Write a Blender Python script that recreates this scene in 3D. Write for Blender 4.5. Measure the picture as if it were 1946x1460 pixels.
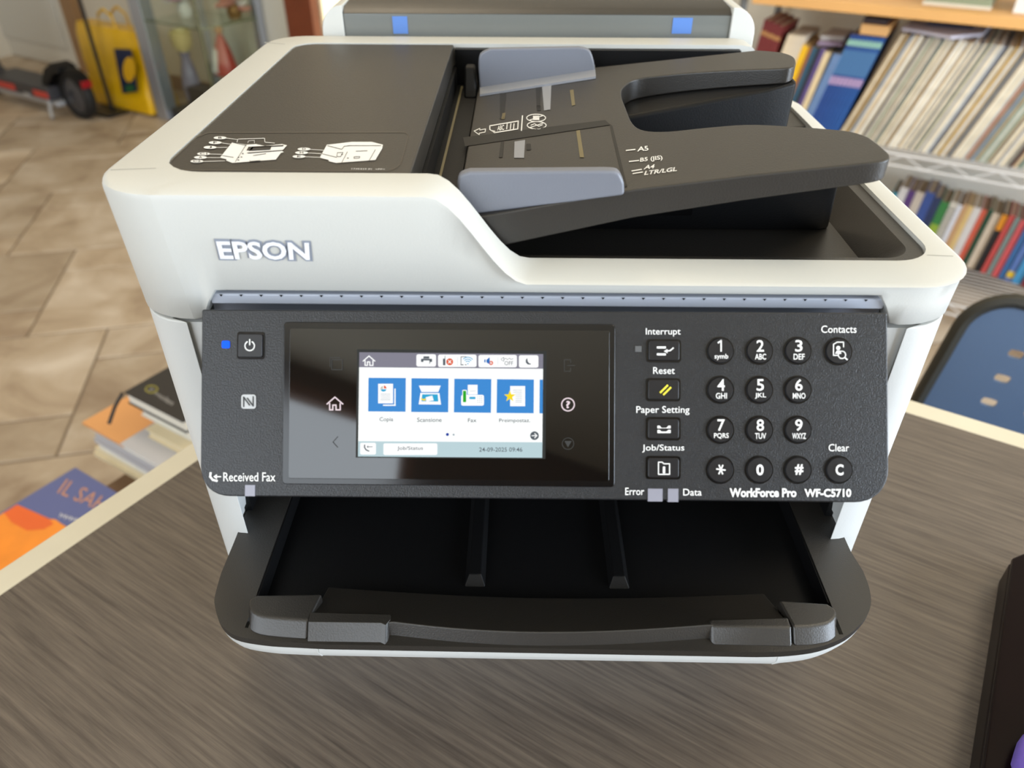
import bpy, bmesh, math, random
from mathutils import Vector, Matrix, Euler

for _o in list(bpy.data.objects): bpy.data.objects.remove(_o)
SC = bpy.context.scene
COL = SC.collection
rnd = random.Random(7)

# ------------------------------------------------------------------ camera
# Working frame: z = 0 is the desk top, +y runs away from the printer's front; everything is lifted by H at the end.
H = 0.74
CAM = Vector((-0.01408, -0.31966, 0.47321))
ROT = Euler((0.94653, -0.00303, 0.01096))
F = 1436.32                       # focal length in pixels of the 1946 x 1460 frame
cam_d = bpy.data.cameras.new('camera'); cam = bpy.data.objects.new('camera', cam_d); COL.objects.link(cam)
cam.location = CAM + Vector((0, 0, H)); cam.rotation_euler = ROT
cam_d.sensor_fit = 'HORIZONTAL'; cam_d.sensor_width = 36.0; cam_d.lens = F / 1946 * 36
cam_d.clip_start = 0.01; cam_d.clip_end = 60
cam_d.dof.use_dof = True; cam_d.dof.focus_distance = 0.44; cam_d.dof.aperture_fstop = 7.0
SC.camera = cam

# ------------------------------------------------------------------ room frame, light, exposure
DV = Vector((0.8511, -0.5250, 0)).normalized()      # along the back wall
NV = Vector((0.5250, 0.8511, 0)).normalized()       # towards the back wall
D0, D1, N0, N1, ZF, ZC = -5.7, 2.5, -2.3, 2.62, -H, 2.0
def room(a, b, z): return DV * a + NV * b + Vector((0, 0, z))
RZ = math.atan2(DV.y, DV.x)

SC.view_settings.view_transform = 'Standard'; SC.view_settings.look = 'None'
SC.view_settings.gamma = 1.0; SC.view_settings.use_curve_mapping = False
EXPO = 0.05
SC.view_settings.exposure = EXPO
SCREEN = 1.0 / (2 ** EXPO)

wd = bpy.data.worlds.new('world'); SC.world = wd; wd.use_nodes = True
wd.node_tree.nodes['Background'].inputs[0].default_value = (0.75, 0.88, 1.0, 1)
wd.node_tree.nodes['Background'].inputs[1].default_value = 1.0

def area(name, loc, target, sx, sy, power, col):
    l = bpy.data.lights.new(name, 'AREA'); l.shape = 'RECTANGLE'; l.size = sx; l.size_y = sy; l.energy = power; l.color = col
    o = bpy.data.objects.new(name, l); COL.objects.link(o); o.location = loc + Vector((0, 0, H))
    o.rotation_euler = (target - loc).to_track_quat('-Z', 'Y').to_euler(); return o
# daylight entering through the three windows of the front wall, the end wall and the window beside the door
WIN_F = (-2.2, 0.9, 0.15, 1.9)      # d0, d1, z0, z1 on the front wall (behind the camera)
WIN_R = (-0.5, 1.7, -0.1, 1.25)      # n0, n1, z0, z1 on the end wall
area('daylight_front', room((WIN_F[0] + WIN_F[1]) / 2, N0 - .05, 1.02), room((WIN_F[0] + WIN_F[1]) / 2, N1, 1.02), 3.0, 1.7, 62, (0.88, 0.94, 1.0))
area('daylight_side', room(D1 + .05, (WIN_R[0] + WIN_R[1]) / 2, .57), room(D0, (WIN_R[0] + WIN_R[1]) / 2, .57), 2.1, 1.3, 132, (0.76, 0.87, 1.0))

# ------------------------------------------------------------------ pixel rays
_M = ROT.to_matrix()
def ray(u, v): return (_M @ Vector(((u - 973) / F, -(v - 730) / F, -1))).normalized()
def onp(u, v, P, N):
    r = ray(u, v); return CAM + r * ((Vector(P) - CAM).dot(N) / r.dot(N))
def pz(u, v, z): return onp(u, v, (0, 0, z), Vector((0, 0, 1)))
def py(u, v, y): return onp(u, v, (0, y, 0), Vector((0, 1, 0)))
def pn(u, v, k): return onp(u, v, NV * k, NV)

# ------------------------------------------------------------------ materials
def srgb(r, g, b):
    f = lambda c: (c / 255 / 12.92) if c / 255 <= .04045 else ((c / 255 + .055) / 1.055) ** 2.4
    return (f(r), f(g), f(b), 1)
MATS = {}
def mat(name, rgb, rough=.5, metal=0, spec=.5, bump=None, vary=None, emit=0, trans=0, alpha=1, coat=0, randomise=0):
    """principled material; bump=(scale,strength), vary=(scale,amount) a noise on the colour"""
    if name in MATS: return MATS[name]
    m = bpy.data.materials.new(name); m.use_nodes = True; nt = m.node_tree; b = nt.nodes['Principled BSDF']
    c = srgb(*rgb); b.inputs['Base Color'].default_value = c
    b.inputs['Roughness'].default_value = rough; b.inputs['Metallic'].default_value = metal
    b.inputs['Specular IOR Level'].default_value = spec
    if coat: b.inputs['Coat Weight'].default_value = coat; b.inputs['Coat Roughness'].default_value = .05
    if emit:
        b.inputs['Emission Color'].default_value = c; b.inputs['Emission Strength'].default_value = emit
        b.inputs['Base Color'].default_value = (0, 0, 0, 1); b.inputs['Specular IOR Level'].default_value = 0.1
    if trans: b.inputs['Transmission Weight'].default_value = trans
    if alpha < 1: b.inputs['Alpha'].default_value = alpha
    tc = nt.nodes.new('ShaderNodeTexCoord')
    last = None
    if vary:
        n = nt.nodes.new('ShaderNodeTexNoise'); n.inputs['Scale'].default_value = vary[0]; n.inputs['Detail'].default_value = 6
        nt.links.new(tc.outputs['Object'], n.inputs['Vector'])
        hs = nt.nodes.new('ShaderNodeHueSaturation'); hs.inputs['Color'].default_value = c
        mr = nt.nodes.new('ShaderNodeMapRange'); mr.inputs['From Min'].default_value = .25; mr.inputs['From Max'].default_value = .75
        mr.inputs['To Min'].default_value = 1 - vary[1]; mr.inputs['To Max'].default_value = 1 + vary[1]
        nt.links.new(n.outputs['Fac'], mr.inputs['Value']); nt.links.new(mr.outputs['Result'], hs.inputs['Value'])
        nt.links.new(hs.outputs['Color'], b.inputs['Base Color'])
    if bump:
        n = nt.nodes.new('ShaderNodeTexNoise'); n.inputs['Scale'].default_value = bump[0]; n.inputs['Detail'].default_value = 3
        nt.links.new(tc.outputs['Object'], n.inputs['Vector'])
        bp = nt.nodes.new('ShaderNodeBump'); bp.inputs['Strength'].default_value = bump[1]; bp.inputs['Distance'].default_value = .0005
        nt.links.new(n.outputs['Fac'], bp.inputs['Height']); nt.links.new(bp.outputs['Normal'], b.inputs['Normal'])
    MATS[name] = m; return m

def wood_mat(name, dark, light, rot, stretch, rough=.45, bump=.15):
    m = bpy.data.materials.new(name); m.use_nodes = True; nt = m.node_tree; b = nt.nodes['Principled BSDF']
    tc = nt.nodes.new('ShaderNodeTexCoord'); mp = nt.nodes.new('ShaderNodeMapping')
    mr_ = nt.nodes.new('ShaderNodeMapping'); mr_.inputs['Rotation'].default_value = (0, 0, rot); mp.inputs['Scale'].default_value = stretch
    nt.links.new(tc.outputs['Object'], mr_.inputs['Vector']); nt.links.new(mr_.outputs['Vector'], mp.inputs['Vector'])
    n1 = nt.nodes.new('ShaderNodeTexNoise'); n1.inputs['Scale'].default_value = 1; n1.inputs['Detail'].default_value = 8; n1.inputs['Roughness'].default_value = .65
    nt.links.new(mp.outputs['Vector'], n1.inputs['Vector'])
    cr = nt.nodes.new('ShaderNodeValToRGB'); cr.color_ramp.elements[0].position = .3; cr.color_ramp.elements[1].position = .72
    cr.color_ramp.elements[0].color = srgb(*dark); cr.color_ramp.elements[1].color = srgb(*light)
    nt.links.new(n1.outputs['Fac'], cr.inputs['Fac']); nt.links.new(cr.outputs['Color'], b.inputs['Base Color'])
    bp = nt.nodes.new('ShaderNodeBump'); bp.inputs['Strength'].default_value = bump; bp.inputs['Distance'].default_value = .001
    nt.links.new(n1.outputs['Fac'], bp.inputs['Height']); nt.links.new(bp.outputs['Normal'], b.inputs['Normal'])
    b.inputs['Roughness'].default_value = rough; MATS[name] = m; return m

def tile_mat():
    m = bpy.data.materials.new('stone_tile'); m.use_nodes = True; nt = m.node_tree; b = nt.nodes['Principled BSDF']
    ge = nt.nodes.new('ShaderNodeNewGeometry'); oi = nt.nodes.new('ShaderNodeObjectInfo')
    ad = nt.nodes.new('ShaderNodeVectorMath'); ad.operation = 'MULTIPLY_ADD'
    ad.inputs[1].default_value = (1, 1, 1)
    cb = nt.nodes.new('ShaderNodeCombineXYZ'); ml = nt.nodes.new('ShaderNodeMath'); ml.operation = 'MULTIPLY'; ml.inputs[1].default_value = 37.0
    nt.links.new(oi.outputs['Random'], ml.inputs[0]); nt.links.new(ml.outputs[0], cb.inputs[2])
    nt.links.new(ge.outputs['Position'], ad.inputs[0]); nt.links.new(cb.outputs[0], ad.inputs[2])
    n1 = nt.nodes.new('ShaderNodeTexNoise'); n1.inputs['Scale'].default_value = 4.0; n1.inputs['Detail'].default_value = 7; n1.inputs['Roughness'].default_value = .6
    n1.inputs['Distortion'].default_value = .6
    nt.links.new(ad.outputs[0], n1.inputs['Vector'])
    cr = nt.nodes.new('ShaderNodeValToRGB'); e = cr.color_ramp.elements
    e[0].position = .28; e[0].color = srgb(144, 121, 98); e[1].position = .74; e[1].color = srgb(212, 198, 180)
    k = cr.color_ramp.elements.new(.5); k.color = srgb(182, 163, 139)
    nt.links.new(n1.outputs['Fac'], cr.inputs['Fac'])
    hs = nt.nodes.new('ShaderNodeHueSaturation'); mr = nt.nodes.new('ShaderNodeMapRange'); mr.inputs['To Min'].default_value = .86; mr.inputs['To Max'].default_value = 1.14
    nt.links.new(oi.outputs['Random'], mr.inputs['Value']); nt.links.new(mr.outputs['Result'], hs.inputs['Value']); nt.links.new(cr.outputs['Color'], hs.inputs['Color'])
    nt.links.new(hs.outputs['Color'], b.inputs['Base Color'])
    bp = nt.nodes.new('ShaderNodeBump'); bp.inputs['Strength'].default_value = .3; bp.inputs['Distance'].default_value = .004
    nt.links.new(n1.outputs['Fac'], bp.inputs['Height']); nt.links.new(bp.outputs['Normal'], b.inputs['Normal'])
    b.inputs['Roughness'].default_value = .5; MATS['stone_tile'] = m; return m

def glass_mat(name, tint, gloss=.35):
    """clear pane: see-through with a Fresnel sheen"""
    m = bpy.data.materials.new(name); m.use_nodes = True; nt = m.node_tree
    for x in list(nt.nodes):
        if x.type == 'BSDF_PRINCIPLED': nt.nodes.remove(x)
    out = [x for x in nt.nodes if x.type == 'OUTPUT_MATERIAL'][0]
    tr = nt.nodes.new('ShaderNodeBsdfTransparent'); tr.inputs[0].default_value = srgb(*tint)
    gl = nt.nodes.new('ShaderNodeBsdfGlossy'); gl.inputs['Roughness'].default_value = .03
    fr = nt.nodes.new('ShaderNodeFresnel'); fr.inputs[0].default_value = 1.45
    mx = nt.nodes.new('ShaderNodeMixShader'); ge = nt.nodes.new('ShaderNodeNewGeometry'); iv = nt.nodes.new('ShaderNodeMath'); iv.operation = 'SUBTRACT'; iv.inputs[0].default_value = 1.0
    nt.links.new(ge.outputs['Backfacing'], iv.inputs[1]); mu = nt.nodes.new('ShaderNodeMath'); mu.operation = 'MULTIPLY'
    nt.links.new(iv.outputs[0], mu.inputs[0]); nt.links.new(fr.outputs[0], mu.inputs[1]); nt.links.new(mu.outputs[0], mx.inputs[0]); nt.links.new(tr.outputs[0], mx.inputs[1]); nt.links.new(gl.outputs[0], mx.inputs[2])
    nt.links.new(mx.outputs[0], out.inputs[0]); MATS[name] = m; return m

# ------------------------------------------------------------------ mesh builder
ORG = {}
class MB:
    def __init__(s): s.v = []; s.f = []
    def add(s, vs, fs, T=None):
        n = len(s.v); s.v += [Vector(T(*p)) if T else Vector(p) for p in vs]; s.f += [tuple(i + n for i in f) for f in fs]; return s
    def box(s, x0, x1, y0, y1, z0, z1, T=None):
        return s.add([(x, y, z) for z in (z0, z1) for (x, y) in ((x0, y0), (x1, y0), (x1, y1), (x0, y1))],
                     [(3, 2, 1, 0), (4, 5, 6, 7), (0, 1, 5, 4), (1, 2, 6, 5), (2, 3, 7, 6), (3, 0, 4, 7)], T)
    def loft(s, rings, closed=True, cap=True, T=None, flip=False):
        n = len(rings[0]); vs = [p for r in rings for p in r]; fs = []
        for i in range(len(rings) - 1):
            for j in range(n if closed else n - 1):
                a, b = i * n + j, i * n + (j + 1) % n
                fs.append((a, b, b + n, a + n))
        if cap: fs.append(tuple(reversed(range(n)))); fs.append(tuple((len(rings) - 1) * n + j for j in range(n)))
        if flip: fs = [tuple(reversed(f)) for f in fs]
        return s.add(vs, fs, T)
    def prism(s, poly, z0, z1, T=None):
        a = sum(poly[i][0] * poly[(i + 1) % len(poly)][1] - poly[(i + 1) % len(poly)][0] * poly[i][1] for i in range(len(poly)))
        if a < 0: poly = poly[::-1]
        return s.loft([[(p[0], p[1], z0) for p in poly], [(p[0], p[1], z1) for p in poly]], T=T)
    def hull2(s, low, high, T=None): return s.loft([low, high], T=T)
    def tube(s, pts, r, n=8, T=None, up=None):
        pts = [Vector(p) for p in pts]; rings = []
        rr = r if isinstance(r, (list, tuple)) else [r] * len(pts)
        for i, p in enumerate(pts):
            t = (pts[min(i + 1, len(pts) - 1)] - pts[max(i - 1, 0)]).normalized()
            a = t.cross(up if up is not None else (Vector((0, 0, 1)) if abs(t.z) < .9 else Vector((1, 0, 0)))).normalized(); b = t.cross(a)
            rings.append([tuple(p + (a * math.cos(q) + b * math.sin(q)) * rr[i]) for q in [k * 2 * math.pi / n for k in range(n)]])
        return s.loft(rings, T=T, flip=True)
    def lathe(s, prof, n=24, T=None):
        return s.loft([[(r * math.cos(q), r * math.sin(q), z) for q in [k * 2 * math.pi / n for k in range(n)]] for r, z in prof], T=T)
    def build(s, name, m, parent=None, origin=None, bevel=0, seg=2, angle=35):
        off = Vector((0, 0, 0))
        if parent is not None:
            r = parent
            while r.parent: r = r.parent
            off = ORG.get(r.name, Vector((0, 0, 0)))
        elif origin is not None: off = Vector(origin)
        me = bpy.data.meshes.new(name); me.from_pydata([v - off for v in s.v], [], s.f); me.validate()
        bm = bmesh.new(); bm.from_mesh(me); bmesh.ops.recalc_face_normals(bm, faces=bm.faces); bm.to_mesh(me); bm.free()
        me.polygons.foreach_set('use_smooth', [True] * len(me.polygons)); me.set_sharp_from_angle(angle=math.radians(angle))
        o = bpy.data.objects.new(name, me); COL.objects.link(o); me.materials.append(m)
        if parent is not None: o.parent = parent
        else: o.location = off; ORG[o.name] = off
        if bevel:
            b = o.modifiers.new('bevel', 'BEVEL'); b.width = bevel; b.segments = seg; b.limit_method = 'ANGLE'; b.angle_limit = math.radians(40); b.harden_normals = True
        return o

def tag(o, label=None, cat=None, group=None, kind=None):
    for k, v in (('label', label), ('category', cat), ('group', group), ('kind', kind)):
        if v: o[k] = v
    return o
def thing(name, label, cat, org, group=None):
    o = bpy.data.objects.new(name, None); COL.objects.link(o); o.location = org; o.empty_display_size = .05; ORG[o.name] = Vector(org)
    return tag(o, label, cat, group)
def rrect(x0, x1, y0, y1, r, n=6):
    if not isinstance(r, (list, tuple)): r = [r] * 4     # order: (x1,y0) (x1,y1) (x0,y1) (x0,y0)
    out = []
    for (cx, cy, a0, q) in ((x1, y0, -90, r[0]), (x1, y1, 0, r[1]), (x0, y1, 90, r[2]), (x0, y0, 180, r[3])):
        sx = -1 if cx == x1 else 1; sy = 1 if cy == y0 else -1
        if q <= 0: out.append((cx, cy)); continue
        for k in range(n + 1):
            t = math.radians(a0 + 90 * k / n); out.append((cx + sx * q + q * math.cos(t), cy + sy * q + q * math.sin(t)))
    return out
def clip(poly, a, b, c):
    """keep the part of a polygon where a*x + b*y <= c"""
    out = []
    for i in range(len(poly)):
        p, q = poly[i], poly[(i + 1) % len(poly)]; fp, fq = a * p[0] + b * p[1] - c, a * q[0] + b * q[1] - c
        if fp <= 0: out.append(p)
        if (fp < 0 < fq) or (fq < 0 < fp):
            t = fp / (fp - fq); out.append((p[0] + (q[0] - p[0]) * t, p[1] + (q[1] - p[1]) * t))
    return out
def sstep(a, b, x):
    t = max(0, min(1, (x - a) / (b - a))); return t * t * (3 - 2 * t)
def spline(pts, n=6):
    """Catmull-Rom through 2-D points (open)"""
    out = []
    for i in range(len(pts) - 1):
        p0 = pts[max(i - 1, 0)]; p1 = pts[i]; p2 = pts[i + 1]; p3 = pts[min(i + 2, len(pts) - 1)]
        for k in range(n):
            t = k / n
            out.append(tuple(.5 * (2 * p1[j] + (p2[j] - p0[j]) * t + (2 * p0[j] - 5 * p1[j] + 4 * p2[j] - p3[j]) * t * t + (3 * p1[j] - p0[j] - 3 * p2[j] + p3[j]) * t ** 3) for j in (0, 1)))
    return out + [tuple(pts[-1])]

_FONT = {}
def glyphs(txt, bold=0.0):
    """flat text as (points, faces) in the unit box; y up"""
    key = (txt, bold)
    if key not in _FONT:
        c = bpy.data.curves.new('txt', 'FONT'); c.body = txt; c.size = 1; c.offset = bold; c.resolution_u = 3; c.fill_mode = 'FRONT'
        o = bpy.data.objects.new('txt', c); me = bpy.data.meshes.new_from_object(o)
        vs = [v.co.copy() for v in me.vertices]; fs = [tuple(p.vertices) for p in me.polygons]
        x0, x1 = min(v.x for v in vs), max(v.x for v in vs); y0, y1 = min(v.y for v in vs), max(v.y for v in vs)
        _FONT[key] = ([((v.x - x0) / (x1 - x0), (v.y - y0) / max(y1 - y0, 1e-6)) for v in vs], fs)
        bpy.data.objects.remove(o); bpy.data.curves.remove(c); bpy.data.meshes.remove(me)
    return _FONT[key]

class Decal:
    """flat print on a plane, drawn in pixels of the photograph and laid on the plane"""
    def __init__(s, P, N, h=.0002, S=None): s.P = Vector(P); s.N = Vector(N).normalized(); s.h = h; s.S = S or (lambda u, v: (u, v)); s.mb = MB()
    def at(s, u, v, h=0): return onp(*s.S(u, v), s.P, s.N) + s.N * (s.h + h)
    def poly(s, pts, h=0):
        w = [s.at(u, v, h) for u, v in pts]; nn = Vector((0, 0, 0))
        for i in range(len(w)): nn += (w[i] - w[0]).cross(w[(i + 1) % len(w)] - w[0])
        if nn.dot(s.N) < 0: w.reverse()
        s.mb.add(w, [tuple(range(len(w)))]); return s
    def rect(s, x0, y0, x1, y1, r=0, h=0): return s.poly(rrect(x0, x1, y0, y1, r, 4) if r else [(x0, y0), (x1, y0), (x1, y1), (x0, y1)], h)
    def disc(s, x, y, r, ry=None, n=20, h=0): ry = ry or r; return s.poly([(x + r * math.cos(q), y + ry * math.sin(q)) for q in [k * 2 * math.pi / n for k in range(n)]], h)
    def line(s, pts, w, h=0, closed=False):
        if closed: pts = list(pts) + [pts[0]]
        for a, b in zip(pts, pts[1:]):
            L = math.hypot(b[0] - a[0], b[1] - a[1]) or 1; ex, ey = (b[0] - a[0]) / L * w * .35, (b[1] - a[1]) / L * w * .35
            nx, ny = -(b[1] - a[1]) / L * w / 2, (b[0] - a[0]) / L * w / 2
            s.poly([(a[0] - ex + nx, a[1] - ey + ny), (b[0] + ex + nx, b[1] + ey + ny), (b[0] + ex - nx, b[1] + ey - ny), (a[0] - ex - nx, a[1] - ey - ny)], h)
        return s
    def arc(s, x, y, r, a0, a1, w, ry=None, n=14, h=0):
        ry = ry or r
        return s.line([(x + r * math.cos(math.radians(a0 + (a1 - a0) * k / n)), y + ry * math.sin(math.radians(a0 + (a1 - a0) * k / n))) for k in range(n + 1)], w, h)
    def text(s, t, quad, bold=0.0, h=0):
        """quad = (x0,y0,x1,y1) or four corners TL,TR,BR,BL"""
        if len(quad) == 4 and not isinstance(quad[0], (tuple, list)): x0, y0, x1, y1 = quad; quad = [(x0, y0), (x1, y0), (x1, y1), (x0, y1)]
        vs, fs = glyphs(t, bold); TL, TR, BR, BL = quad; out = []
        for a, b in vs:
            u = (TL[0] * (1 - a) + TR[0] * a) * b + (BL[0] * (1 - a) + BR[0] * a) * (1 - b)
            v = (TL[1] * (1 - a) + TR[1] * a) * b + (BL[1] * (1 - a) + BR[1] * a) * (1 - b)
            out.append(s.at(u, v, h))
        s.mb.add(out, fs); return s
    def done(s, name, m, parent):
        off = Vector((0, 0, 0)); r = parent
        while r.parent: r = r.parent
        off = ORG.get(r.name, off)
        me = bpy.data.meshes.new(name); me.from_pydata([v - off for v in s.mb.v], [], s.mb.f); me.validate()
        o = bpy.data.objects.new(name, me); COL.objects.link(o); o.parent = parent; me.materials.append(m); s.mb = MB(); return o

# palette
WHITE = mat('white_plastic', (205, 205, 199), .42, bump=(900, .12))
WHITE2 = mat('white_plastic_base', (206, 207, 204), .42, bump=(900, .12))
BLACK = mat('satin_black_plastic', (38, 35, 31), .42, spec=.75, bump=(1100, .25))
BLACKD = mat('matt_black_plastic', (13, 13, 14), .5, spec=.25, bump=(900, .2))
GREY = mat('grey_plastic', (118, 121, 130), .38, bump=(900, .12))
GREYL = mat('light_grey_plastic', (150, 152, 158), .38)
PANEL = mat('textured_black_panel', (20, 22, 26), .34, spec=.6, bump=(1700, .5))
GLASSB = mat('black_gloss_glass', (8, 8, 8), .04, coat=.5)
GLOSSB = mat('gloss_black_frame', (12, 12, 13), .12)
KEYM = mat('black_key_plastic', (24, 24, 27), .35)
PRINT = mat('white_print', (238, 238, 236), .6)
PRINTG = mat('grey_print', (185, 187, 188), .6)
GHOST = mat('unlit_icon_print', (38, 38, 37), .6)
def glow(n, rgb, k=1.0): return mat('screen_' + n, rgb, .4, emit=SCREEN * k)

# ================================================================== the room
def structure(o): o['kind'] = 'structure'; return o
WALLM = mat('cream_wall_paint', (226, 220, 206), .9, vary=(3, .03))
CEILM = mat('ceiling_paint', (232, 222, 200), .9)
GROUT = mat('grout', (128, 112, 94), .9)
tile_mat()
floor = structure(MB().box(D0, D1, N0, N1, ZF - .10, ZF - .004, room).build('floor', GROUT))
floor['label'] = 'brown stone-look floor tiles laid at an angle'
TH = math.radians(13); TU = Vector((math.cos(TH), math.sin(TH), 0)); TV = Vector((-math.sin(TH), math.cos(TH), 0))
_tm = {}
def add_tile(u0, u1, v0, v1):
    g = .0035; u0 += g; u1 -= g; v0 += g; v1 -= g
    q = [TU * a + TV * b for a, b in ((u0, v0), (u1, v0), (u1, v1), (u0, v1))]
    rq = [(p.dot(DV), p.dot(NV)) for p in q]
    inside = all(D0 < a < D1 and N0 < b < N1 for a, b in rq)
    cx = TU * ((u0 + u1) / 2) + TV * ((v0 + v1) / 2)
    if inside:
        key = (round(u1 - u0, 3), round(v1 - v0, 3))
        if key not in _tm:
            a, b = key[0] / 2, key[1] / 2; k = .004
            m = MB().loft([[(-a, -b, -.006), (a, -b, -.006), (a, b, -.006), (-a, b, -.006)], [(-a, -b, -.003), (a, -b, -.003), (a, b, -.003), (-a, b, -.003)],
                           [(-a + k, -b + k, 0), (a - k, -b + k, 0), (a - k, b - k, 0), (-a + k, b - k, 0)]],
                          T=lambda x, y, z: TU * x + TV * y + Vector((0, 0, z)))
            t = m.build('tile', MATS['stone_tile'], floor); _tm[key] = t
        else:
            t = _tm[key].copy(); COL.objects.link(t)
        t.location = cx + Vector((0, 0, ZF))
    else:
        for (a, b, c) in ((1, 0, D1), (-1, 0, -D0), (0, 1, N1), (0, -1, -N0)):
            rq = clip(rq, a, b, c)
            if len(rq) < 3: return
        t = MB().prism(rq, -.006, 0, lambda a, b, z: room(a, b, z)).build('tile', MATS['stone_tile'], floor); t.location = Vector((0, 0, ZF))
RH, TL_ = .605, .60
for r in range(-14, 12):
    v0 = 1.277 + RH * r; v1 = v0 + RH
    for c in range(-14, 14):
        u0 = -.865 - .228 * r + TL_ * c; u1 = u0 + TL_
        p = TU * (u0 + TL_ / 2) + TV * (v0 + RH / 2); a, b = p.dot(DV), p.dot(NV)
        if not (D0 - .45 < a < D1 + .45 and N0 - .45 < b < N1 + .45): continue
        s = v0 + .168 if c % 2 else v1 - .172
        add_tile(u0, u1, v0, s); add_tile(u0, u1, s, v1)

structure(MB().box(D0, D1, N0, N1, ZC, ZC + .05, room).build('ceiling', CEILM))
FILLM = mat('fill_diffuser', (255, 236, 205), .5, emit=9.6)  # unseen fill panels added under the ceiling to brighten floor and upward faces
for i, (a, b, lab) in enumerate(((-3.4, .9, 'square unseen fill light panel added over the display cabinet'), (-1.1, .9, 'square unseen fill light panel added over the sideboard'), (1.0, .9, 'square unseen fill light panel added over the record shelf'))):
    cl_ = thing('added_fill_panel', lab, 'fill light', room(a, b, ZC))
    MB().box(a - .33, a + .33, b - .33, b + .33, ZC - .03, ZC, room).build('fill_housing', mat('fill_housing_white', (230, 230, 228), .5), cl_, bevel=.004)
    MB().box(a - .30, a + .30, b - .30, b + .30, ZC - .034, ZC - .0302, room).build('fill_diffuser', FILLM, cl_)
def wall_with_hole(name, along, a0, a1, h0, h1, hz0, hz1, T):
    """a wall (thickness .1 from b=0) with one rectangular opening"""
    m = MB(); m.box(a0, h0, 0, .1, ZF, ZC, T); m.box(h1, a1, 0, .1, ZF, ZC, T); m.box(h0, h1, 0, .1, ZF, hz0, T); m.box(h0, h1, 0, .1, hz1, ZC, T)
    return structure(m.build(name, mat('brown_low_bounce_wall', (104, 80, 60), .7, vary=(4, .1)) if name == 'wall_front' else WALLM))  # unseen front wall coloured dark to weaken its reflection in the control panel
def frame(name, h0, h1, z0, z1, T, cols=3):
    m = MB(); w = .05
    for a, b, c, e in ((h0, h1, z0, z0 + w), (h0, h1, z1 - w, z1)): m.box(a, b, .0, .06, c, e, T)
    for k in range(cols + 1):
        x = h0 + (h1 - h0 - w) * k / cols; m.box(x, x + w, .0, .06, z0, z1, T)
    return structure(m.build(name, mat('window_frame_wood', (128, 84, 52), .5)))
TF = lambda a, b, z: room(a, N0 - b, z)
wall_with_hole('wall_front', 'd', D0, D1, *WIN_F, TF); frame('window_2', *WIN_F, TF)
TR_ = lambda a, b, z: room(D1 + b, a, z)
wall_with_hole('wall_right', 'n', N0, N1, *WIN_R, TR_); frame('window_3', *WIN_R, TR_)
structure(MB().box(D0 - .1, D0, N0, N1, ZF, ZC, room).build('wall_left', WALLM))
dn = lambda u, v, k=N1: pn(u, v, k).dot(DV)
wb0, wb1 = dn(607, 30), dn(705, 30)                       # bright window in the back wall
wall_with_hole('wall_back', 'd', D0, D1, wb0, wb1, -.9 + .35, 1.2, lambda a, b, z: room(a, N1 + b, z))
win = structure(MB().box(wb0, wb1, .03, .04, -.55, 1.2, lambda a, b, z: room(a, N1 + b, z)).build('window_1', mat('sunlit_pane', (255, 238, 196), .5, emit=2.2)))
win['label'] = 'bright sunlit window pane'
fr = MB()
TB = lambda a, b, z: room(a, N1 + b, z)
fr.box(dn(557, 30), wb0, -.05, .02, ZF, 1.25, TB); fr.box(wb1, wb1 + .1, -.05, .02, ZF, 1.25, TB)
structure(fr.build('trim_1', mat('red_brown_wood', (122, 62, 38), .45, vary=(6, .15)), bevel=.004))
structure(MB().box(dn(508, 30), dn(557, 30), -.04, .0, ZF, ZC, TB).build('trim_2', mat('pale_post_paint', (206, 204, 192), .6)))
bs = MB(); bs.box(D0, dn(508, 30), -.015, 0, ZF, ZF + .08, TB); bs.box(wb1 + .1, D1, -.015, 0, ZF, ZF + .08, TB)
structure(bs.build('baseboard_back', mat('baseboard_tile', (150, 122, 92), .6)))
# pale panelled door at the far end of the back wall
DO0, DO1 = dn(-150, 60), dn(148, 60)
dm = MB(); dm.box(DO0, DO1, -.05, 0, ZF + .005, 1.35, TB)
door = structure(dm.build('door_1', mat('pale_door_paint', (222, 220, 212), .5), bevel=.003))
for a0, a1 in ((DO0 + .08, (DO0 + DO1) / 2 - .04), ((DO0 + DO1) / 2 + .04, DO1 - .08)):
    for z0, z1 in ((ZF + .12, -.25), (-.15, 1.2)):
        MB().box(a0, a1, -.062, -.05, z0, z1, TB).build('door_panel', mat('pale_door_panel', (214, 213, 206), .5), door, bevel=.008)
MB().box(dn(30, 20), dn(42, 20), -.10, -.062, -.27, .1, TB).build('door_handle', mat('black_metal', (20, 20, 21), .4), door, bevel=.004)
structure(MB().box(DO1, DO1 + .12, -.06, 0, ZF, 1.45, TB).build('trim_3', mat('tan_door_frame', (158, 122, 84), .5)))

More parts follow.
